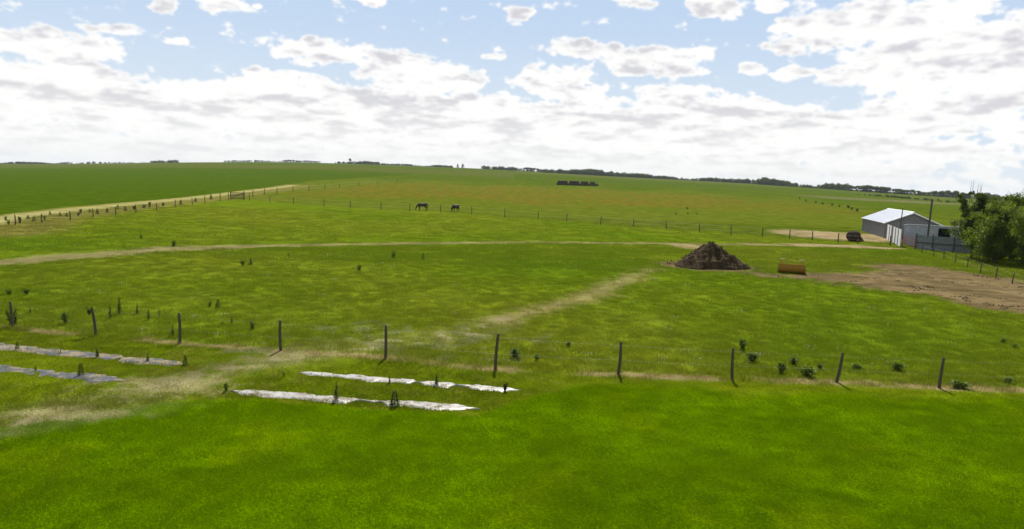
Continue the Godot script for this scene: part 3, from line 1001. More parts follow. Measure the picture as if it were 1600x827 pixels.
func make_barn() -> void:
	var phi := 0.287
	var f := Vector3(cos(phi), 0, sin(phi))
	var bk := Vector3(sin(phi), 0, -cos(phi))
	var o := thing("metal_barn", "long grey sheet-metal barn with bright pale gable roof near the trees", "barn", Vector3(60.97, 0, -115.65))
	var A := Vector3.ZERO
	var w := 8.0
	var l := 18.8
	var he := 2.55
	var hr := 4.3
	var B := A + f * w
	var C := B + bk * l
	var D := A + bk * l
	part("wall", sheet(A, D, he, he, -f), M.barn_metal, o)
	part("wall", sheet(B, C, he, he, f), M.barn_metal, o)
	part("gable_wall", sheet(A, B, he, he, -bk, 0.25, 0.03, hr), M.barn_metal, o)
	part("gable_wall", sheet(D, C, he, he, bk, 0.25, 0.03, hr), M.barn_metal, o)
	var up := Vector3.UP
	var eo := 0.35
	var drop := eo * (hr - he) / (w * 0.5)
	var over := bk * 0.3
	var r0 := A + f * w * 0.5 + up * (hr + 0.06) - over
	var r1 := D + f * w * 0.5 + up * (hr + 0.06) + over
	part("roof", slope(A - f * eo + up * (he + 0.06 - drop) - over, D - f * eo + up * (he + 0.06 - drop) + over, r1, r0), M.galvanised_roof, o)
	part("roof", slope(B + f * eo + up * (he + 0.06 - drop) - over, C + f * eo + up * (he + 0.06 - drop) + over, r1, r0), M.galvanised_roof, o)
	var st := new_st()
	tube(st, [r0 + up * 0.03, r1 + up * 0.03], [0.09, 0.09], 8)
	part("ridge_cap", done(st), M.galvanised_roof, o)
	st = new_st()
	beam(st, A - f * eo + up * (he - drop - 0.02) - over * 1.08, r0 - up * 0.10 - over * 0.08, 0.16, 0.04)
	beam(st, B + f * eo + up * (he - drop - 0.02) - over * 1.08, r0 - up * 0.10 - over * 0.08, 0.16, 0.04)
	part("gable_trim", done(st), M.galvanised_roof, o)
	for q in [A, B, C, D]:
		st = new_st()
		box(st, q + (f * (-0.05 if q in [A, D] else 0.05)) + up * he * 0.5 - bk * (0.05 if q in [A, B] else -0.05), Vector3(0.14, he, 0.14), Basis(Vector3.UP, -phi))
		part("corner_trim", done(st), M.barn_metal, o)
	# lean-to before the gable: pale grey with a dark opening and a window
	var s := thing("lean_to_shed", "pale grey lean-to shed with a dark opening before the barn gable", "shed", Vector3(55.9, 0, -99.6))
	var sf := Vector3(0.60, 0, 0.80).rotated(Vector3.UP, deg_to_rad(28.0))
	var sb := Vector3(sf.z, 0, -sf.x)
	var sw := 6.2
	var sl := 8.0
	var hs := 3.05
	var P := Vector3.ZERO
	var Q := sf * sw
	var y0 := 1.55
	var y1 := 2.72
	part("wall", sheet(P, sf * 3.55, hs, hs, -sb), M.grey_lean_to, s)
	part("wall", sheet(sf * 6.1, Q, hs, hs, -sb, 0.05), M.grey_lean_to, s)
	part("wall", sheet(sf * 3.55, sf * 6.1, y0, y0, -sb), M.grey_lean_to, s)
	part("wall", sheet(sf * 3.55 + up * y1, sf * 6.1 + up * y1, hs - y1, hs - y1, -sb), M.grey_lean_to, s)
	part("wall", sheet(P + sb * sl, Q + sb * sl, hs - 0.5, hs - 0.55, sb), M.grey_lean_to, s)
	part("wall", sheet(P, P + sb * sl, hs, hs - 0.5, -sf), M.grey_lean_to, s)
	part("wall", sheet(Q, Q + sb * sl, hs - 0.05, hs - 0.55, sf), M.grey_lean_to, s)
	part("roof", slope(P - sf * 0.15 - sb * 0.15 + up * (hs + 0.06), Q + sf * 0.15 - sb * 0.15 + up * (hs + 0.01), Q + sf * 0.15 + sb * sl + up * (hs - 0.48), P - sf * 0.15 + sb * sl + up * (hs - 0.43)), M.galvanised_roof, s)
	var face := Basis(Vector3.UP, -atan2(sf.z, sf.x))
	for e in [3.55, 5.15, 6.1]:
		st = new_st()
		box(st, sf * float(e) - sb * 0.05 + up * (y0 + y1) * 0.5, Vector3(0.09, y1 - y0 + 0.10, 0.12), face)
		part("jamb", done(st), M.grey_lean_to, s)
	st = new_st()
	box(st, sf * 5.625 - sb * 0.03 + up * (y0 + y1) * 0.5, Vector3(0.86, y1 - y0, 0.012), face)
	part("window_pane", done(st), M.window_glass, s)
	# white board wall running out from the barn corner, boards apart
	var wl := thing("white_board_wall", "white board wall with a dark doorway running out from the barn corner", "wall", Vector3(60.1, 0, -113.2))
	var e0 := Vector3.ZERO
	var e1 := Vector3(53.9 - 60.1, 0, -97.6 + 113.2)
	var along := e1.normalized()
	var out := Vector3(-along.z, 0, along.x)
	if out.x > 0.0: out = -out
	var turn := Basis(Vector3.UP, -atan2(along.z, along.x))
	var n := 30
	var total := e1.length()
	var bs := new_st()
	box(bs, Vector3(0, 1.18, 0), Vector3(total / n - 0.02, 2.36, 0.03))
	var board := done(bs)
	for i in n:
		if i in [11, 12]: continue
		var bo := part("board", board, M.white_paint, wl)
		bo.transform = Transform3D(turn, along * total * (i + 0.5) / n + out * rng.randf_range(0.0, 0.008))
	st = new_st()
	for yy in [0.5, 2.0]:
		box(st, e1 * 0.5 * (11.0 / n) - out * 0.05 + up * yy, Vector3(total * 11.0 / n, 0.10, 0.05), turn)
		box(st, along * total * (13.0 / n + 0.5 * 17.0 / n) - out * 0.05 + up * yy, Vector3(total * 17.0 / n, 0.10, 0.05), turn)
	part("rail", done(st), M.old_boards, wl)
	for t in [0.0, 0.2, 0.36, 0.44, 0.62, 0.8, 1.0]:
		st = new_st()
		box(st, e1 * t + out * 0.06 + up * 1.22, Vector3(0.10, 2.45, 0.08), turn)
		part("wall_post", done(st), M.barn_metal, wl)
	var door := Node3D.new()
	door.name = "door"
	wl.add_child(door, true)
	bs = new_st()
	box(bs, Vector3(0, 1.08, 0), Vector3(total * 2.0 / n / 6.0 - 0.012, 2.1, 0.035))
	var plank := done(bs)
	for i in 6:
		var bo := part("plank", plank, M.old_boards, door)
		bo.transform = Transform3D(turn, along * total * (11.0 + (i + 0.5) / 3.0) / n - out * 0.06)
	# red gate
	var g := thing("red_gate", "red tubular farm gate between the white wall and the blue-grey fence", "gate", Vector3(53.7, 0, -97.0))
	var g1 := Vector3(0.75, 0, 1.9)
	for e in [Vector3.ZERO, g1]:
		st = new_st()
		tube(st, [e - Vector3(0, 0.2, 0), e + Vector3(0, 1.75, 0)], [0.06, 0.06], 8)
		part("gate_post", done(st), M.red_paint, g)
	for k in 5:
		st = new_st()
		var hh := 0.35 + k * 0.3
		tube(st, [Vector3(0, hh, 0), g1 + Vector3(0, hh, 0)], [0.035, 0.035], 6)
		part("bar", done(st), M.red_paint, g)
	# blue-grey sheet windbreak
	var wb := thing("windbreak_fence", "blue-grey sheet-metal windbreak fence with dark posts before the lean-to", "fence", Vector3(54.4, 0, -94.8))
	var line_ := [Vector3(54.4, 0, -94.8), Vector3(55.5, 0, -92.9), Vector3(57.2, 0, -91.2), Vector3(59.6, 0, -89.6), Vector3(62.4, 0, -88.4), Vector3(65.6, 0, -87.6)]
	for i in line_.size() - 1:
		var p0: Vector3 = line_[i] - wb.position
		var p1: Vector3 = line_[i + 1] - wb.position
		var dd := (p1 - p0).normalized()
		var oo := Vector3(-dd.z, 0, dd.x)
		if oo.z < 0.0: oo = -oo
		part("panel", sheet(p0 + dd * 0.06 + Vector3(0, 0.06, 0), p1 - dd * 0.06 + Vector3(0, 0.06, 0), 1.85, 1.85, oo, 0.2, 0.025), M.windbreak_metal, wb)
		st = new_st()
		tube(st, [p0 - Vector3(0, 0.3, 0) + oo * 0.10, p0 + Vector3(0, 2.15, 0) + oo * 0.10], [0.085, 0.075], 8)
		part("post", done(st), M.pole_wood, wb)
		st = new_st()
		beam(st, p0 + Vector3(0, 0.95, 0) + oo * 0.10, p1 + Vector3(0, 0.95, 0) + oo * 0.10, 0.14, 0.04)
		part("rail", done(st), M.pole_wood, wb)
	# poles
	for q in [["tall dark wooden utility pole standing before the windbreak fence", Vector3(55.2, 0, -93.7), 6.7, 0.11], ["thin wooden pole rising between the barn and the white wall", Vector3(61.6, 0, -112.2), 5.1, 0.07]]:
		var po := thing("utility_pole", q[0], "pole", q[1])
		st = new_st()
		tube(st, [Vector3(0, -0.3, 0), Vector3(0.03, float(q[2]) * 0.5, 0), Vector3(0.10, q[2], 0)], [float(q[3]) * 1.25, float(q[3]) * 1.1, q[3]], 9)
		part("pole", done(st), M.pole_wood, po)
		st = new_st()
		tube(st, [Vector3(0.10, q[2], 0), Vector3(0.10, float(q[2]) + 0.12, 0)], [0.05, 0.03], 7)
		part("insulator", done(st), M.worn_steel, po)

func make_heap() -> void:
	var o := thing("manure_heap", "dark brown heap of old manure and earth in the pasture", "heap", Vector3(18.4, 0, -65.6))
	var V := []
	var na := 96
	var nr := 34
	var st := new_st()
	st.set_smooth_group(0)
	for j in nr + 1:
		var row := []
		for i in na:
			var a := TAU * i / na
			var t := float(j) / nr
			var wob := 1.0 + 0.10 * sin(a * 3.0 + 1.0) + 0.06 * sin(a * 7.0)
			var x := cos(a) * t * 3.15 * wob + (0.50 * t * t if cos(a) > 0.0 else 0.0)
			var z := sin(a) * t * 2.7 * wob
			var h := 2.42 * pow(1.0 - t, 0.94)
			h = minf(h, 2.42 - 0.55 * absf(x + 0.5) * 0.35)
			var lump := n_small.get_noise_2d(x * 1.3 + 50.0, z * 1.3) * 0.24 + n_small.get_noise_2d(x * 4.0, z * 4.0 + 30.0) * 0.09
			h += lump * smooth(0.0, 0.25, 1.0 - t) * smooth(0.0, 0.22, t)
			row.append(Vector3(x - 0.15 + 0.3 * (1.0 - t), h - (0.12 if j == nr else 0.0), z))
		V.append(row)
	for j in nr:
		for i in na:
			var i2 := (i + 1) % na
			var shade := Vector3(0.050, 0.033, 0.014).lerp(Vector3(0.108, 0.074, 0.032), clampf(0.35 + n_small.get_noise_2d(V[j][i].x * 2.0 + 9.0, V[j][i].z * 2.0 + V[j][i].y * 2.0) * 1.3, 0.0, 1.0))
			st.set_color(Color(shade.x, shade.y, shade.z))
			quad(st, V[j][i], V[j][i2], V[j + 1][i2], V[j + 1][i], Vector3.UP)
	part("mound", done(st), M.manure, o)
	# lumps lying on it and at its foot
	var cs := new_st()
	for k in 420:
		var i := rng.randi() % na
		var j := int(pow(rng.randf(), 0.6) * nr)
		var p: Vector3 = V[j][i] + Vector3(rng.randfn() * 0.1, 0.0, rng.randfn() * 0.1)
		if j > nr - 3: p += Vector3(rng.randfn() * 0.5, 0, rng.randfn() * 0.5)
		p.y = maxf(p.y, 0.0)
		var r := rng.randf_range(0.03, 0.09)
		var t := rng.randf_range(0.7, 1.35)
		cs.set_color(Color(0.082 * t, 0.054 * t, 0.021 * t))
		tube(cs, [p - Vector3(0, r * 0.5, 0), p + rand_dir() * r * 0.3, p + Vector3(rng.randfn() * 0.02, r * 0.8, rng.randfn() * 0.02)], [r * 0.7, r * 1.1, r * 0.4], 6)
	tag(part("lumps", done(cs), M.manure, o), "", "", "", "stuff")

func make_bucket() -> void:
	var o := thing("loader_bucket", "orange-yellow loader bucket with two uprights beside the dirt track", "bucket", Vector3(25.05, 0, -62.6), deg_to_rad(-26.0))
	o.scale = Vector3(0.95, 0.86, 0.95)
	var st := new_st()
	# curved shell, open towards the back, its rounded back towards the yard
	var prof := [Vector2(0.62, 0.02), Vector2(0.1, 0.0), Vector2(-0.22, 0.07), Vector2(-0.40, 0.28), Vector2(-0.42, 0.55), Vector2(-0.34, 0.80), Vector2(-0.22, 0.92)]
	st.set_smooth_group(0)
	for i in prof.size() - 1:
		var a: Vector2 = prof[i]
		var b: Vector2 = prof[i + 1]
		var nrm := Vector3(0, -(b.x - a.x) , 0)
		var out := Vector3(0, a.y + b.y - 0.9, -(a.x + b.x) + 0.2)
		quad(st, Vector3(-1.18, a.y, -a.x), Vector3(1.18, a.y, -a.x), Vector3(1.18, b.y, -b.x), Vector3(-1.18, b.y, -b.x), out)
	for i in prof.size() - 1:
		var a: Vector2 = prof[i] * 0.94 + Vector2(0.02, 0.03)
		var b: Vector2 = prof[i + 1] * 0.94 + Vector2(0.02, 0.03)
		var out := -Vector3(0, a.y + b.y - 0.9, -(a.x + b.x) + 0.2)
		quad(st, Vector3(-1.16, a.y, -a.x), Vector3(1.16, a.y, -a.x), Vector3(1.16, b.y, -b.x), Vector3(-1.16, b.y, -b.x), out)
	part("shell", done(st), M.rusty_steel, o)
	for sx in [-1.0, 1.0]:
		st = new_st()
		st.set_smooth_group(-1)
		for e in [1.18, 1.22]:
			for i in prof.size() - 1:
				tri(st, Vector3(sx * e, 0.45, 0.05), Vector3(sx * e, prof[i].y, -prof[i].x), Vector3(sx * e, prof[i + 1].y, -prof[i + 1].x), Vector3(sx if e > 1.2 else -sx, 0, 0))
			tri(st, Vector3(sx * e, 0.45, 0.05), Vector3(sx * e, prof[6].y, -prof[6].x), Vector3(sx * e, prof[0].y, -prof[0].x), Vector3(sx if e > 1.2 else -sx, 0, 0))
		part("side_plate", done(st), M.yellow_paint, o)
		# upright bracket with a worn bright hook
		st = new_st()
		box(st, Vector3(sx * 1.0, 1.05, 0.30), Vector3(0.10, 0.78, 0.12))
		box(st, Vector3(sx * 0.82, 1.05, 0.30), Vector3(0.06, 0.6, 0.10))
		var br := part("bracket", done(st), M.yellow_paint, o)
		st = new_st()
		beam(st, Vector3(sx * 1.12, 1.46, 0.28), Vector3(sx * 0.62, 1.48, 0.28), 0.07, 0.09)
		part("hook", done(st), M.worn_steel, br)
	st = new_st()
	box(st, Vector3(0, 0.93, 0.24), Vector3(2.44, 0.09, 0.09))
	part("top_bar", done(st), M.yellow_paint, o)
	st = new_st()
	for k in 9:
		box(st, Vector3(-0.70 + k * 0.175, 1.10, 0.26), Vector3(0.035, 0.28, 0.035))
	box(st, Vector3(0, 1.26, 0.26), Vector3(1.58, 0.05, 0.04))
	part("guard", done(st), M.yellow_paint, o)
	st = new_st()
	box(st, Vector3(0, 0.03, -0.66), Vector3(2.36, 0.03, 0.16))
	part("cutting_edge", done(st), M.worn_steel, o)

func mulch(called: String, label: String, a: Vector2, b: Vector2, w: float, m: Material, seed_: int, cover: float, soil: float) -> void:
	# a long sheet of garden plastic, wrinkled and with ragged edges where grass has grown over it
	var o := thing(called, label, "plastic sheet", Vector3(a.x, 0, a.y))
	var d := b - a
	var l := d.length()
	var dir := Vector3(d.x, 0, d.y) / l
	var side := Vector3(-dir.z, 0, dir.x)
	var st := new_st()
	st.set_smooth_group(0)
	var nu := int(l / 0.10)
	var nv := 9
	var P := []
	for i in nu + 1:
		var row := []
		var t := float(i) / nu * l
		var e0 := w * (0.5 + n_small.get_noise_2d(t * 0.9 + seed_ * 31.0, 3.0) * 0.28 + n_small.get_noise_2d(t * 4.0 + seed_ * 31.0, 13.0) * 0.07)
		var e1 := w * (0.5 + n_small.get_noise_2d(t * 0.9 + seed_ * 31.0, 55.0) * 0.28 + n_small.get_noise_2d(t * 4.0 + seed_ * 31.0, 75.0) * 0.07)
		var thin := smooth(0.42, 0.12, n_mid.get_noise_2d(t * 2.2 + seed_ * 77.0, 21.0) + cover)
		thin *= smooth(0.0, 0.7, t) * smooth(0.0, 0.9, l - t)
		for j in nv + 1:
			var v := float(j) / nv
			var s := lerpf(-e0 * thin, e1 * thin, v)
			var h := 0.045 + 0.022 * n_small.get_noise_2d(t * 3.0 + seed_ * 9.0, s * 7.0) + 0.03 * n_small.get_noise_2d(t * 1.2 + 40.0, s * 9.0 + seed_)
			h -= 0.06 * pow(absf(v - 0.5) * 2.0, 3.0)
			row.append(dir * t + side * s + Vector3(0, h, 0))
		P.append(row)
	for i in nu:
		for j in nv:
			var q: Vector3 = P[i][j]
			var dirt := smooth(0.12, 0.35, soil + n_small.get_noise_2d(q.x * 1.6 + seed_ * 5.0, q.z * 2.6))
			var c := (Color(0.34, 0.335, 0.39) if seed_ > 2 else Color(1, 1, 1)).lerp(Color(1.0, 0.78, 0.44) if seed_ > 2 else Color(0.45, 0.35, 0.22), dirt * 0.85)  # first two sheets keep the painted-in glare, the others plain grey; soil over both
			if P[i][0].distance_to(P[i][nv]) < 0.03 and P[i + 1][0].distance_to(P[i + 1][nv]) < 0.03: continue
			st.set_color(c)
			quad(st, P[i][j], P[i + 1][j], P[i + 1][j + 1], P[i][j + 1], Vector3.UP)
	part("sheet", done(st), m, o)

func make_bales() -> void:
	var st := new_st()
	var rr := 0.95
	var p := []
	var r := []
	for i in 7:
		p.append(Vector3(0, 0, -0.85 + 1.7 * i / 6.0))
		r.append(rr * [0.86, 0.98, 1.0, 0.99, 1.0, 0.97, 0.86][i])
	tube(st, p, r, 18)
	var me := done(st)
	var a := Vector2(31.2, -525.2)
	var b := Vector2(63.6, -541.0)
	var n := 18
	for lvl in 2:
		for i in n - lvl:
			if lvl == 1 and i in [4, 9, 13, 16]: continue
			var q := a.lerp(b, (i + 0.5 + lvl * 0.5) / n)
			var o := thing("hay_bale", "dark weathered round bale in the long row across the back pasture", "bale", on(q.x, q.y) + Vector3(0, 0.88 + lvl * 1.6, 0), 0.45 + PI / 2.0 + rng.randf_range(-0.15, 0.15), "dark bales in the far row")
			part("bale", me, M.old_hay, o)
			o.get_child(0).name = "hay"

# ------------------------------------------------------------------ the scene
func _ready() -> void:
	rng.seed = 20240
	for a in [[n_big, 1, 0.022, 3], [n_mid, 2, 0.16, 4], [n_small, 3, 0.75, 4]]:
		a[0].seed = a[1]
		a[0].noise_type = FastNoiseLite.TYPE_SIMPLEX_SMOOTH
		a[0].frequency = a[2]
		a[0].fractal_octaves = a[3]
	var cam := Camera3D.new()
	cam.name = "camera"
	cam.position = Vector3(0, EYE, 0)
	cam.basis = Basis(Vector3.RIGHT, deg_to_rad(-6.884)) * Basis(Vector3.BACK, deg_to_rad(1.907))
	cam.fov = 41.2
	cam.far = 9000.0
	add_child(cam)
	var env := Environment.new()
	env.tonemap_mode = Environment.TONE_MAPPER_LINEAR
	env.tonemap_exposure = 1.6
	env.background_mode = Environment.BG_SKY
	var sky := Sky.new()
	var sm := PanoramaSkyMaterial.new()
	sm.panorama = make_sky()
	sky.sky_material = sm
	env.sky = sky
	env.sdfgi_enabled = true
	env.ssao_enabled = true
	env.ssil_enabled = true
	env.fog_enabled = true
	env.fog_density = 0.00005
	env.fog_light_color = Color(0.90, 0.94, 1.0)
	var we := WorldEnvironment.new()
	we.name = "environment"
	we.environment = env
	add_child(we)
	var sun := DirectionalLight3D.new()
	sun.name = "sun"
	sun.light_energy = 1.6
	sun.light_color = Color(1.0, 0.965, 0.90)
	sun.light_angular_distance = 0.55
	sun.shadow_enabled = true
	var saz := deg_to_rad(4.4)
	var sel := deg_to_rad(51.0)
	var to_sun := Vector3(sin(saz) * cos(sel), sin(sel), -cos(saz) * cos(sel))
	sun.basis = Basis.looking_at(-to_sun, Vector3.UP)
	add_child(sun)
	make_swell()
	make_materials()
	make_ground()
	make_posts()
	make_plant_kit()
	make_barn()
	make_heap()
	make_bucket()
	# the near fence
	fence("wire_fence", "near wire fence of thin wooden posts along the edge of the lawn", [[-27.4, -32.6, 1.25, -3], [-22.8, -31.6, 1.2, -2], [-18.4, -30.6, 1.28, -5], [-14.3, -29.8, 1.3, 1], [-9.6, -29.0, 1.3, -2], [-5.1, -28.4, 1.36, 0], [-0.5, -27.2, 1.43, 2], [4.3, -27.0, 1.33, 3], [8.8, -26.9, 1.25, -3], [12.9, -27.0, 1.2, 8], [16.8, -26.7, 1.2, 2], [20.7, -26.7, 1.22, 0]], [0.45, 0.9])
	fence("wire_fence", "wooden post fence along the pale farm road on the left", [[-60.2, -71.0, 1.3, 0], [-60.4, -78.0, 1.3, 0], [-60.5, -85.2, 1.25, 1], [-60.6, -90.3, 1.15, -1], [-60.6, -96.0, 1.2, 0], [-61.2, -102.2, 1.3, 2], [-61.8, -109.2, 1.25, -2], [-62.0, -115.4, 1.4, 0], [-63.0, -124.1, 1.3, 1], [-65.8, -137.0, 1.4, 0], [-67.3, -147.4, 1.4, -1], [-67.9, -154.8, 1.7, 0], [-69.8, -167.5, 2.0, 1], [-70.2, -173.5, 2.1, 0]], [0.45, 0.9], 1.25, 0.006)
	fence("wire_fence", "long far fence crossing the middle pasture behind the pale strip", [[-66.0, -176.0, 1.8, 0], [-59.0, -170.5, 1.5, 0], [-51.7, -165.5, 1.65, -2], [-42.6, -158.2, 1.7, 1], [-36.1, -155.6, 1.6, 0], [-28.8, -152.5, 1.65, 2], [-22.3, -151.2, 1.65, 0], [-15.6, -150.0, 1.6, -2], [-8.7, -145.5, 1.7, 0], [-1.8, -139.2, 1.75, 1], [4.8, -136.5, 1.4, 0], [10.0, -132.0, 1.5, 0], [15.6, -125.5, 1.5, 2], [20.9, -122.7, 1.4, 1], [25.9, -119.3, 1.25, 0], [30.5, -115.3, 1.35, -1], [34.2, -110.5, 1.5, 0], [38.4, -108.2, 1.35, 0], [42.0, -106.9, 1.35, 2], [44.6, -104.8, 1.3, -1], [47.2, -102.0, 1.3, 0], [49.4, -100.7, 1.2, 0], [52.9, -98.6, 1.4, 0]], [0.45, 0.9], 1.3, 0.006)
	fence("wire_fence", "distant field fence running away behind the brown gate", [[-70.5, -184.0, 2.0, 0], [-74.0, -200.0, 1.9, 0], [-77.5, -219.0, 2.1, 1], [-78.6, -234.0, 1.9, 0], [-78.0, -249.0, 2.0, 0], [-77.0, -265.0, 2.3, -1], [-77.2, -288.0, 2.0, 0], [-77.6, -314.0, 2.2, 0], [-77.4, -351.0, 2.3, 0], [-76.0, -392.0, 2.2, 1], [-73.3, -440.0, 2.2, 0]], [0.45, 0.9], 1.7, 0.01)
	fence("wire_fence", "low wire fence along the bare earth in front of the trees", [[51.4, -88.1, 1.05, 0], [50.5, -84.2, 1.0, 0], [50.0, -81.3, 1.0, -2], [48.7, -77.1, 1.0, 2], [47.3, -72.8, 1.0, 0], [45.4, -67.8, 1.1, 1], [44.6, -64.4, 1.0, 3], [43.1, -60.1, 1.0, 4], [41.7, -55.9, 1.0, 0], [40.2, -51.7, 1.0, 0]], [0.45, 0.9], 0.9, 0.004)
	# gate at the corner of the fences
	var gt := thing("wooden_gate", "brown wooden gate panel where the left fences meet", "gate", on(-70.0, -178.5), deg_to_rad(-12.0))
	for e in [-1.9, 1.9]:
		var st := new_st()
		tube(st, [Vector3(e, -0.3, 0), Vector3(e, 2.05, 0)], [0.14, 0.12], 8)
		part("gate_post", done(st), M.old_boards, gt)
	for k in 5:
		var st := new_st()
		box(st, Vector3(0, 0.3 + k * 0.36, 0.06), Vector3(3.9, 0.16, 0.04))
		part("board", done(st), M.old_boards, gt)
	var bst := new_st()
	beam(bst, Vector3(-1.8, 0.25, 0.11), Vector3(1.8, 1.75, 0.11), 0.14, 0.04)
	part("brace", done(bst), M.old_boards, gt)
	# garden plastic
	mulch("mulch_sheet", "plastic sheet tinted pale for sky glare in the front planting row, nearest the lawn", Vector2(-9.5, -23.35), Vector2(-0.9, -22.25), 0.74, M.glare_tinted_plastic, 1, -0.16, 0.08)
	mulch("mulch_sheet", "plastic sheet tinted pale for sky glare in the back planting row below the fence", Vector2(-8.0, -25.85), Vector2(0.6, -24.45), 0.66, M.glare_tinted_plastic, 2, -0.12, -0.05)
	mulch("mulch_sheet", "dirty grey plastic sheet in the upper left planting row", Vector2(-23.0, -28.6), Vector2(-12.3, -26.35), 0.95, M.grey_plastic, 3, -0.2, 0.30)
	mulch("mulch_sheet", "grey plastic sheet in the lower left planting row", Vector2(-21.0, -25.45), Vector2(-13.3, -24.0), 1.0, M.grey_plastic, 4, -0.25, 0.06)
	# trees at the right
	var olive := [Color(0.066, 0.096, 0.015), Color(0.085, 0.122, 0.018), Color(0.112, 0.150, 0.022)]
	var fresh := [Color(0.120, 0.168, 0.018), Color(0.150, 0.198, 0.022), Color(0.096, 0.142, 0.016)]
	var edge := "trees at the right edge"
	var dim := [Color(0.044, 0.064, 0.012), Color(0.060, 0.086, 0.014), Color(0.080, 0.110, 0.018)]
	tree(Vector3(55.0, 0, -84.0), 8.1, 3.0, "airy dark olive tree with bare top shoots, leftmost of the tree belt", dim, 501, 4, 18000, 0.14, 0.6, edge, "leafy_tree", 6)
	tree(Vector3(54.2, 0, -79.0), 6.9, 3.5, "low yellow-green tree, second from the left in the tree belt", fresh, 502, 5, 32000, 0.05, 0.55, edge)
	tree(Vector3(55.0, 0, -73.4), 8.3, 4.3, "bright full tree at the right edge of the picture, behind the low fence", fresh, 503, 5, 46000, 0.06, 0.55, edge)
	tree(Vector3(59.4, 0, -83.6), 7.7, 3.8, "darker tree standing behind the yellow-green one in the belt", olive, 504, 5, 30000, 0.06, 0.55, edge, "leafy_tree", 3)
	tree(Vector3(55.6, 0, -65.4), 9.4, 4.4, "tall green tree cut by the right edge of the picture", olive, 505, 4, 34000, 0.05, 0.55, edge)
	tree(Vector3(63.0, 0, -74.0), 9.2, 4.4, "tall tree furthest back in the belt at the right edge", olive, 506, 4, 26000, 0.08, 0.55, edge)
	tree(Vector3(67.5, 0, -100.5), 3.4, 2.6, "small green bush at the right end of the barn", fresh, 507, 5, 8000, 0.05, 0.5, "", "leafy_bush")
	tree(Vector3(57.4, 0, -77.4), 3.4, 2.8, "low green bush filling the foot of the tree belt", olive, 508, 5, 9000, 0.04, 0.5, "", "leafy_bush")
	# horses
	var bones := []
	bones.append([Vector3(0.52, 1.16, 0), 0.30, Vector3(0.0, 1.12, 0), 0.33, 0.10])
	bones.append([Vector3(0.0, 1.12, 0), 0.33, Vector3(-0.60, 1.22, 0), 0.29, 0.10])
	bones.append([Vector3(0.62, 1.20, 0), 0.24, Vector3(1.08, 0.84, 0), 0.14, 0.12])
	bones.append([Vector3(1.08, 0.84, 0), 0.135, Vector3(1.18, 0.66, 0), 0.115, 0.06])
	bones.append([Vector3(1.18, 0.66, 0), 0.115, Vector3(1.34, 0.14, 0), 0.062, 0.05])
	for s in [1.0, -1.0]:
		var fx: float = 0.08 * s
		bones.append([Vector3(0.56, 1.0, 0.14 * s), 0.16, Vector3(0.58 + fx, 0.55, 0.14 * s), 0.075, 0.08])
		bones.append([Vector3(0.58 + fx, 0.55, 0.14 * s), 0.068, Vector3(0.57 + fx, 0.14, 0.14 * s), 0.045, 0.03])
		bones.append([Vector3(0.57 + fx, 0.14, 0.14 * s), 0.048, Vector3(0.58 + fx, 0.06, 0.14 * s), 0.055, 0.03])
		bones.append([Vector3(-0.62, 1.10, 0.14 * s), 0.22, Vector3(-0.50 + fx, 0.82, 0.16 * s), 0.14, 0.08])
		bones.append([Vector3(-0.50 + fx, 0.82, 0.16 * s), 0.13, Vector3(-0.78 + fx, 0.52, 0.15 * s), 0.065, 0.05])
		bones.append([Vector3(-0.78 + fx, 0.52, 0.15 * s), 0.062, Vector3(-0.73 + fx, 0.14, 0.15 * s), 0.045, 0.03])
		bones.append([Vector3(-0.73 + fx, 0.14, 0.15 * s), 0.048, Vector3(-0.70 + fx, 0.06, 0.15 * s), 0.056, 0.03])
		bones.append([Vector3(1.10, 0.92, 0.06 * s), 0.045, Vector3(1.06, 1.06, 0.085 * s), 0.015, 0.02])
	var hb := body_mesh(bones, 0.04, Vector3(-1.15, -0.08, -0.56), Vector3(1.55, 1.68, 0.56))
	var ms := new_st()
	tube(ms, [Vector3(0.55, 1.47, 0), Vector3(0.86, 1.22, 0.015), Vector3(1.10, 1.0, 0.02)], [0.03, 0.055, 0.03], 7)
	tube(ms, [Vector3(0.86, 1.24, 0.06), Vector3(0.82, 1.05, 0.17)], [0.06, 0.02], 6)
	tube(ms, [Vector3(0.70, 1.34, 0.06), Vector3(0.66, 1.14, 0.23)], [0.06, 0.02], 6)
	var ts := new_st()
	tube(ts, [Vector3(-0.84, 1.36, 0), Vector3(-0.97, 1.22, 0), Vector3(-1.02, 0.85, 0), Vector3(-0.98, 0.42, 0)], [0.04, 0.065, 0.085, 0.02], 8)
	var hs := new_st()
	tube(hs, [Vector3(0, 0, 0), Vector3(-0.015, 0.075, 0)], [0.068, 0.055], 9)
	var kit := {"mane": done(ms), "tail": done(ts), "hoof": done(hs)}
	make_horse("dark horse grazing side-on with its head lowered, left of the pair", on(-20.0, -154.6), PI + 0.1, 1.16, M.horse_coat, hb, kit)
	make_horse("dark horse grazing half turned away, right of the pair", on(-12.7, -153.6), PI + 0.95, 1.12, M.horse_coat, hb, kit)
	var hay := thing("hay_bale", "dark brown round hay bale with a slumped pile beside it, left of the barn", "bale", on(51.0, -105.4), 0.35)
	var hst := new_st()
	var hp := []
	var hr := []
	for i in 9:
		hp.append(Vector3(-0.85 + 1.7 * i / 8.0, 0.76, 0.0))
		hr.append(0.80 * [0.72, 0.93, 1.0, 0.98, 1.01, 0.99, 1.0, 0.94, 0.74][i])
	tube(hst, hp, hr, 20)
	part("bale", done(hst), M.brown_hay, hay)
	hst = new_st()
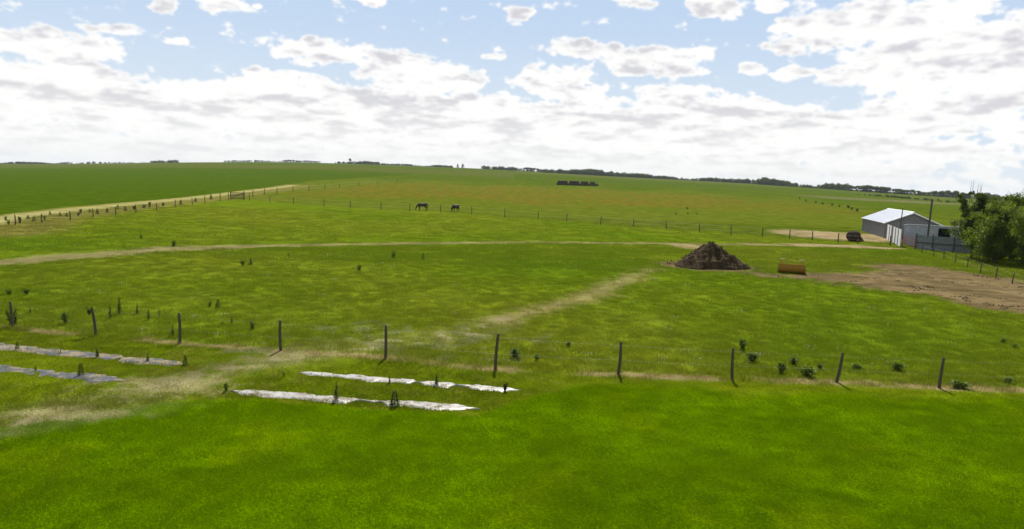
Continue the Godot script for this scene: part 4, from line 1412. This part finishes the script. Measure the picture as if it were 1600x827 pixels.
	for k in 260:
		# wisps of hay standing off the bale
		var ang := rng.randf() * TAU
		var q := Vector3(rng.randf_range(-0.9, 0.9), 0.76 + cos(ang) * 0.77, sin(ang) * 0.77)
		var e := q + (Vector3(0, cos(ang), sin(ang)) + rand_dir() * 0.9) * rng.randf_range(0.06, 0.16)
		tube(hst, [q, e], [0.014, 0.004], 3, false)
	tag(part("loose_stems", done(hst), M.brown_hay, hay), "", "", "", "stuff")
	hst = new_st()
	hst.set_smooth_group(0)
	for j in 8:
		for i in 20:
			var g := []
			for e in [[i, j], [i + 1, j], [i + 1, j + 1], [i, j + 1]]:
				var t: float = e[1] / 8.0
				var aa: float = TAU * (e[0] % 20) / 20.0
				var wob := 1.0 + 0.2 * sin(aa * 3.0) + 0.12 * sin(aa * 7.0 + 1.0)
				g.append(Vector3(1.15 + cos(aa) * 0.62 * t * wob, 0.72 * (1.0 - pow(t, 1.5)) + 0.05 * sin(aa * 5.0 + t * 9.0) * t * (1.0 - t) * 4.0, 0.1 + sin(aa) * 0.6 * t * wob))
			quad(hst, g[0], g[1], g[2], g[3], Vector3.UP)
	part("slumped_hay", done(hst), M.red_hay, hay)
	make_bales()
	# young plants set in the plastic
	var rows := [
		["dark", "cone", [-19.9, -27.8, 0.36, 0.22], "small dark shrub at the left end of the upper left row"],
		["dark", "sprig", [-17.9, -27.4, 0.18, 0.14], "tiny sprig in the upper left row"],
		["dark", "spire", [-16.2, -27.0, 0.46, 0.30], "bent dark sapling in the middle of the upper left row"],
		["dark", "spire", [-14.0, -26.6, 0.40, 0.22], "thin dark sapling near the right end of the upper left row"],
		["dark", "cone", [-12.4, -26.3, 0.42, 0.26], "dark shrub just past the end of the upper left row"],
		["dark", "cone", [-15.3, -24.5, 0.50, 0.30], "dark shrub on the lower left grey sheet"],
		["red", "sprig", [-17.2, -24.9, 0.22, 0.22], "low brownish sprig on the lower left grey sheet"],
		["green", "bush", [-9.6, -23.3, 0.30, 0.26], "small green weed at the left end of the front glare-tinted sheet"],
		["red", "sprig", [-8.3, -25.3, 0.24, 0.16], "reddish sprig left of the back glare-tinted sheet"],
		["dark", "spire", [-5.7, -22.7, 0.64, 0.32], "slender dark sapling on the front glare-tinted sheet"],
		["dark", "cone", [-3.7, -22.4, 0.54, 0.46], "dark cone-shaped spruce seedling on the front glare-tinted sheet"],
		["red", "spire", [-4.3, -24.8, 0.34, 0.14], "thin brown sprig on the back glare-tinted sheet"],
		["dark", "spire", [-2.6, -24.8, 0.46, 0.28], "dark sapling in the middle of the back glare-tinted sheet"],
		["red", "bush", [-0.1, -24.3, 0.38, 0.26], "brown-leaved sapling at the right end of the back glare-tinted sheet"]]
	for q in rows: plant("sapling", q[1], q[0], q[2], q[3], "sapling", "young plants in the planting rows")
	# weeds and shrubs about the pasture
	var weeds := [
		["bush", "dark", [-23.0, -31.9, 0.80, 0.62], "dark round shrub against the leftmost near fence post"],
		["spire", "green", [-24.3, -35.0, 0.35, 0.20], "thin weed behind the leftmost near fence post"],
		["bush", "green", [-21.1, -32.8, 0.58, 0.50], "loose green weed left of the second near fence post"],
		["spire", "dark", [-19.8, -34.2, 0.74, 0.34], "tall dark thistle, first of the group right of the second post"],
		["spire", "dark", [-19.9, -35.2, 0.95, 0.40], "tallest thistle of the group behind the near fence at left"],
		["spire", "green", [-19.1, -35.4, 0.62, 0.28], "middle thistle of the group behind the near fence at left"],
		["spire", "dark", [-17.9, -34.2, 0.62, 0.28], "dark narrow thistle behind the third near fence post"],
		["sprig", "green", [-17.7, -34.9, 0.48, 0.24], "thin green weed just right of the dark narrow thistle"],
		["spire", "dark", [-15.1, -30.9, 0.56, 0.28], "leaning weed at the foot of the third near fence post"],
		["bush", "dark", [-28.8, -39.8, 0.32, 0.46], "low dark weed patch at the left edge of the pasture"],
		["bush", "dark", [-28.0, -40.1, 0.35, 0.50], "low dark weed beside another at the left edge of the pasture"],
		["bush", "dark", [-16.5, -38.0, 0.36, 0.28], "small dark weed, left of a pointed one in the left pasture"],
		["cone", "dark", [-16.0, -37.9, 0.52, 0.36], "small dark pointed shrub in the left pasture"],
		["sprig", "dark", [-14.0, -33.6, 0.24, 0.24], "tiny weed between the third and fourth near posts"],
		["spire", "dark", [-13.7, -34.0, 0.40, 0.24], "short thistle between the third and fourth near posts"],
		["bush", "dark", [-12.3, -33.0, 0.40, 0.36], "round dark weed left of the fourth near fence post"],
		["bush", "dark", [-21.4, -55.5, 0.48, 0.56], "left one of two dark weeds below the pale track"],
		["spire", "dark", [-21.0, -56.1, 0.64, 0.44], "right one of two dark weeds below the pale track"],
		["sprig", "green", [-19.7, -61.6, 0.54, 0.36], "thin green weed just under the pale track"],
		["bush", "dark", [-10.9, -64.3, 0.66, 0.52], "round dark weed in the middle of the pasture"],
		["cone", "dark", [-8.1, -63.5, 0.66, 0.40], "pointed dark weed in the middle of the pasture"],
		["bush", "dark", [-12.0, -54.8, 0.46, 0.52], "dull weed clump in the middle pasture"],
		["bush", "green", [0.3, -29.1, 0.44, 0.73], "green weed clump just right of the seventh near fence post"],
		["bush", "green", [2.7, -31.6, 0.24, 0.39], "little green weed left of the eighth near fence post"],
		["bush", "green", [1.2, -28.9, 0.26, 0.39], "low green weed near the green clump by the seventh post"],
		["bush", "green", [10.8, -31.9, 0.55, 0.60], "upright green weed standing clear behind the near fence at right"],
		["bush", "green", [11.1, -28.0, 0.48, 0.55], "green weed at the left of the clumps behind the near fence"],
		["bush", "green", [12.2, -29.4, 0.39, 0.60], "green weed behind the broad green clump at the near fence"],
		["bush", "green", [12.0, -27.7, 0.42, 0.91], "broad green clump at the near fence, left of the leaning post"],
		["bush", "green", [13.1, -28.9, 0.26, 0.39], "small green weed behind the leaning near fence post"],
		["bush", "green", [10.6, -29.9, 0.41, 0.81], "grey-green weed patch right of the ninth near fence post"],
		["bush", "green", [14.7, -29.1, 0.24, 0.60], "low weed right of the leaning near fence post"],
		["bush", "green", [16.4, -29.1, 0.40, 0.73], "round green weed left of the last near fence post"],
		["bush", "green", [17.6, -26.8, 0.26, 0.94], "flat green weed at the foot of the last near fence post"],
		["bush", "green", [20.2, -27.8, 0.24, 0.60], "low weed at the right edge of the near fence"],
		["bush", "green", [25.1, -34.4, 0.24, 0.47], "small green weed at the right edge of the pasture"],
		["bush", "green", [25.3, -35.5, 0.26, 0.47], "further small green weed at the right edge of the pasture"],
		["bush", "dark", [-32.8, -67.7, 0.58, 0.60], "dark weed just above the pale track at left"],
		["bush", "dark", [-39.3, -74.1, 0.42, 0.44], "small weed in the grass above the pale track at far left"]]
	for q in weeds: plant("weed", q[0], q[1], q[2], q[3], "weed", "weeds about the pasture")
	plant("tumbleweed", "bush", "dark", [-18.62, -30.6, 0.36, 0.34], "dark tangle of dry weed caught on top of the second near post", "tumbleweed", "", 0.96)
	var roadside := [[-66.1,-91.4,0.50,0.33],[-61.7,-85.8,0.55,0.31],[-62.0,-88.2,0.80,0.40],[-66.2,-95.8,0.44,0.35],[-62.7,-91.9,0.59,0.42],[-63.1,-94.6,0.52,0.34],[-68.9,-104.5,0.57,0.29],[-66.2,-102.6,0.56,0.28],[-64.7,-101.8,0.56,0.37],[-64.3,-103.8,0.47,0.38],[-68.3,-111.0,0.61,0.40],[-68.2,-113.2,0.51,0.41],[-64.7,-109.3,0.80,0.40],[-65.3,-113.0,0.72,0.41],[-69.8,-124.1,0.68,0.45],[-65.9,-119.4,0.76,0.43],[-66.8,-123.8,0.68,0.45],[-67.5,-128.6,0.70,0.47],[-68.9,-133.3,0.97,0.48],[-69.1,-146.2,0.93,0.53],[-69.3,-139.2,0.63,0.51],[-71.9,-159.2,0.87,0.58],[-75.0,-174.6,1.11,0.63]]
	for q in roadside:
		plant("roadside_sapling", "cone" if rng.randf() < 0.4 else "bush", "dark" if rng.randf() < 0.6 else "red", [q[0], q[1], q[2] * 1.15, q[3] * 1.5], "small dark sapling in the row between the left fence and the pale road", "sapling", "saplings along the farm road")
	var scrub := [[121.8,-250.5,1.82],[134.8,-285.4,2.07],[141.2,-314.2,1.71],[148.1,-347.1,1.88],[166.4,-412.4,1.86],[119.0,-227.5,1.65],[128.0,-268.0,1.7],[138.0,-300.0,1.5],[144.0,-330.0,1.6],[155.0,-376.0,1.8],[125.0,-240.0,1.3]]
	for q in scrub:
		plant("field_shrub", "bush", "green", [q[0], q[1], q[2] * 0.7, q[2] * 0.8], "small shrub in the line running away behind the barn", "shrub", "shrubs behind the barn")
	for q in [[53.6, -218.1, 0.6, 1.3], [41.3, -179.7, 0.45, 0.9], [44.5, -180.5, 0.45, 0.7], [47.0, -181.0, 0.4, 0.7]]:
		plant("pasture_clump", "bush", "green", q, "small weed clump in the grazed land past the far fence", "weed", "weed clumps past the far fence")
	# far shelterbelts on the horizon
	var fm := [far_tree_mesh(701, 1.0), far_tree_mesh(702, 1.15), far_tree_mesh(703, 0.85)]
	rng.seed = 999
	belt("thin dark line of trees on the horizon at the far left", -38.5, -32.1, 2300, 2300, 5.3, 2.6, fm)
	belt("faint thin tree line on the left horizon", -31.7, -27.2, 2000, 2000, 5.0, 6.0, fm)
	belt("short clump of trees on the left horizon", -27.1, -25.5, 1750, 1750, 7.4, 2.6, fm)
	belt("low dark tree line above the sown field", -22.3, -15.4, 1750, 1750, 5.1, 2.6, fm)
	belt("clump of trees with a taller one on the horizon, above the far fence corner", -14.1, -10.9, 1700, 1700, 8.1, 2.6, fm)
	belt("low tree line left of the pair of horizon trees", -10.9, -4.9, 1700, 1700, 4.7, 2.6, fm)
	belt("dark grove right of the pair of horizon trees", -2.6, 0.1, 1600, 1600, 9.4, 2.6, fm)
	belt("low tree line between two groves on the horizon", 0.05, 2.4, 1650, 1650, 6.7, 2.6, fm)
	belt("broad dark grove on the horizon above the row of bales", 2.3, 10.6, 1500, 1550, 10.8, 2.6, fm)
	belt("even tree line on the horizon right of the broad grove", 10.6, 18.9, 1550, 1500, 8.1, 2.6, fm)
	belt("taller tree line on the right horizon", 18.9, 25.0, 1400, 1350, 10.1, 2.6, fm)
	belt("dark tree line on the horizon behind the barn", 24.9, 33.0, 1300, 1200, 10.1, 2.6, fm)
	belt("tree line on the horizon behind the right-hand trees", 33.0, 41.0, 1250, 1250, 8.1, 2.6, fm)
	for q in [["left one of the two single trees on the middle horizon", -4.62, 9.0, 0], ["right one of the two single trees on the middle horizon", -4.22, 10.0, 1], ["single taller tree standing out of the horizon clump at left centre", -13.1, 12.5, 2]]:
		var az := deg_to_rad(q[1])
		var o := thing("horizon_tree", q[0], "tree", on(sin(az) * 1640.0, -cos(az) * 1640.0))
		var cr := part("crown", fm[q[3]], M.leaves, o)
		cr.scale = Vector3(float(q[2]) * 1.1, q[2], float(q[2]) * 1.1)
	rng.seed = 1001
	belt("low hedge of dark bushes in the fields behind the barn", 26.2, 30.2, 768, 690, 3.4, 3.0, fm, "field_hedge")
	belt("short low hedge right of the longer one behind the barn", 30.9, 31.9, 655, 640, 2.4, 3.0, fm, "field_hedge")
	rng.seed = 4242
	make_grass()
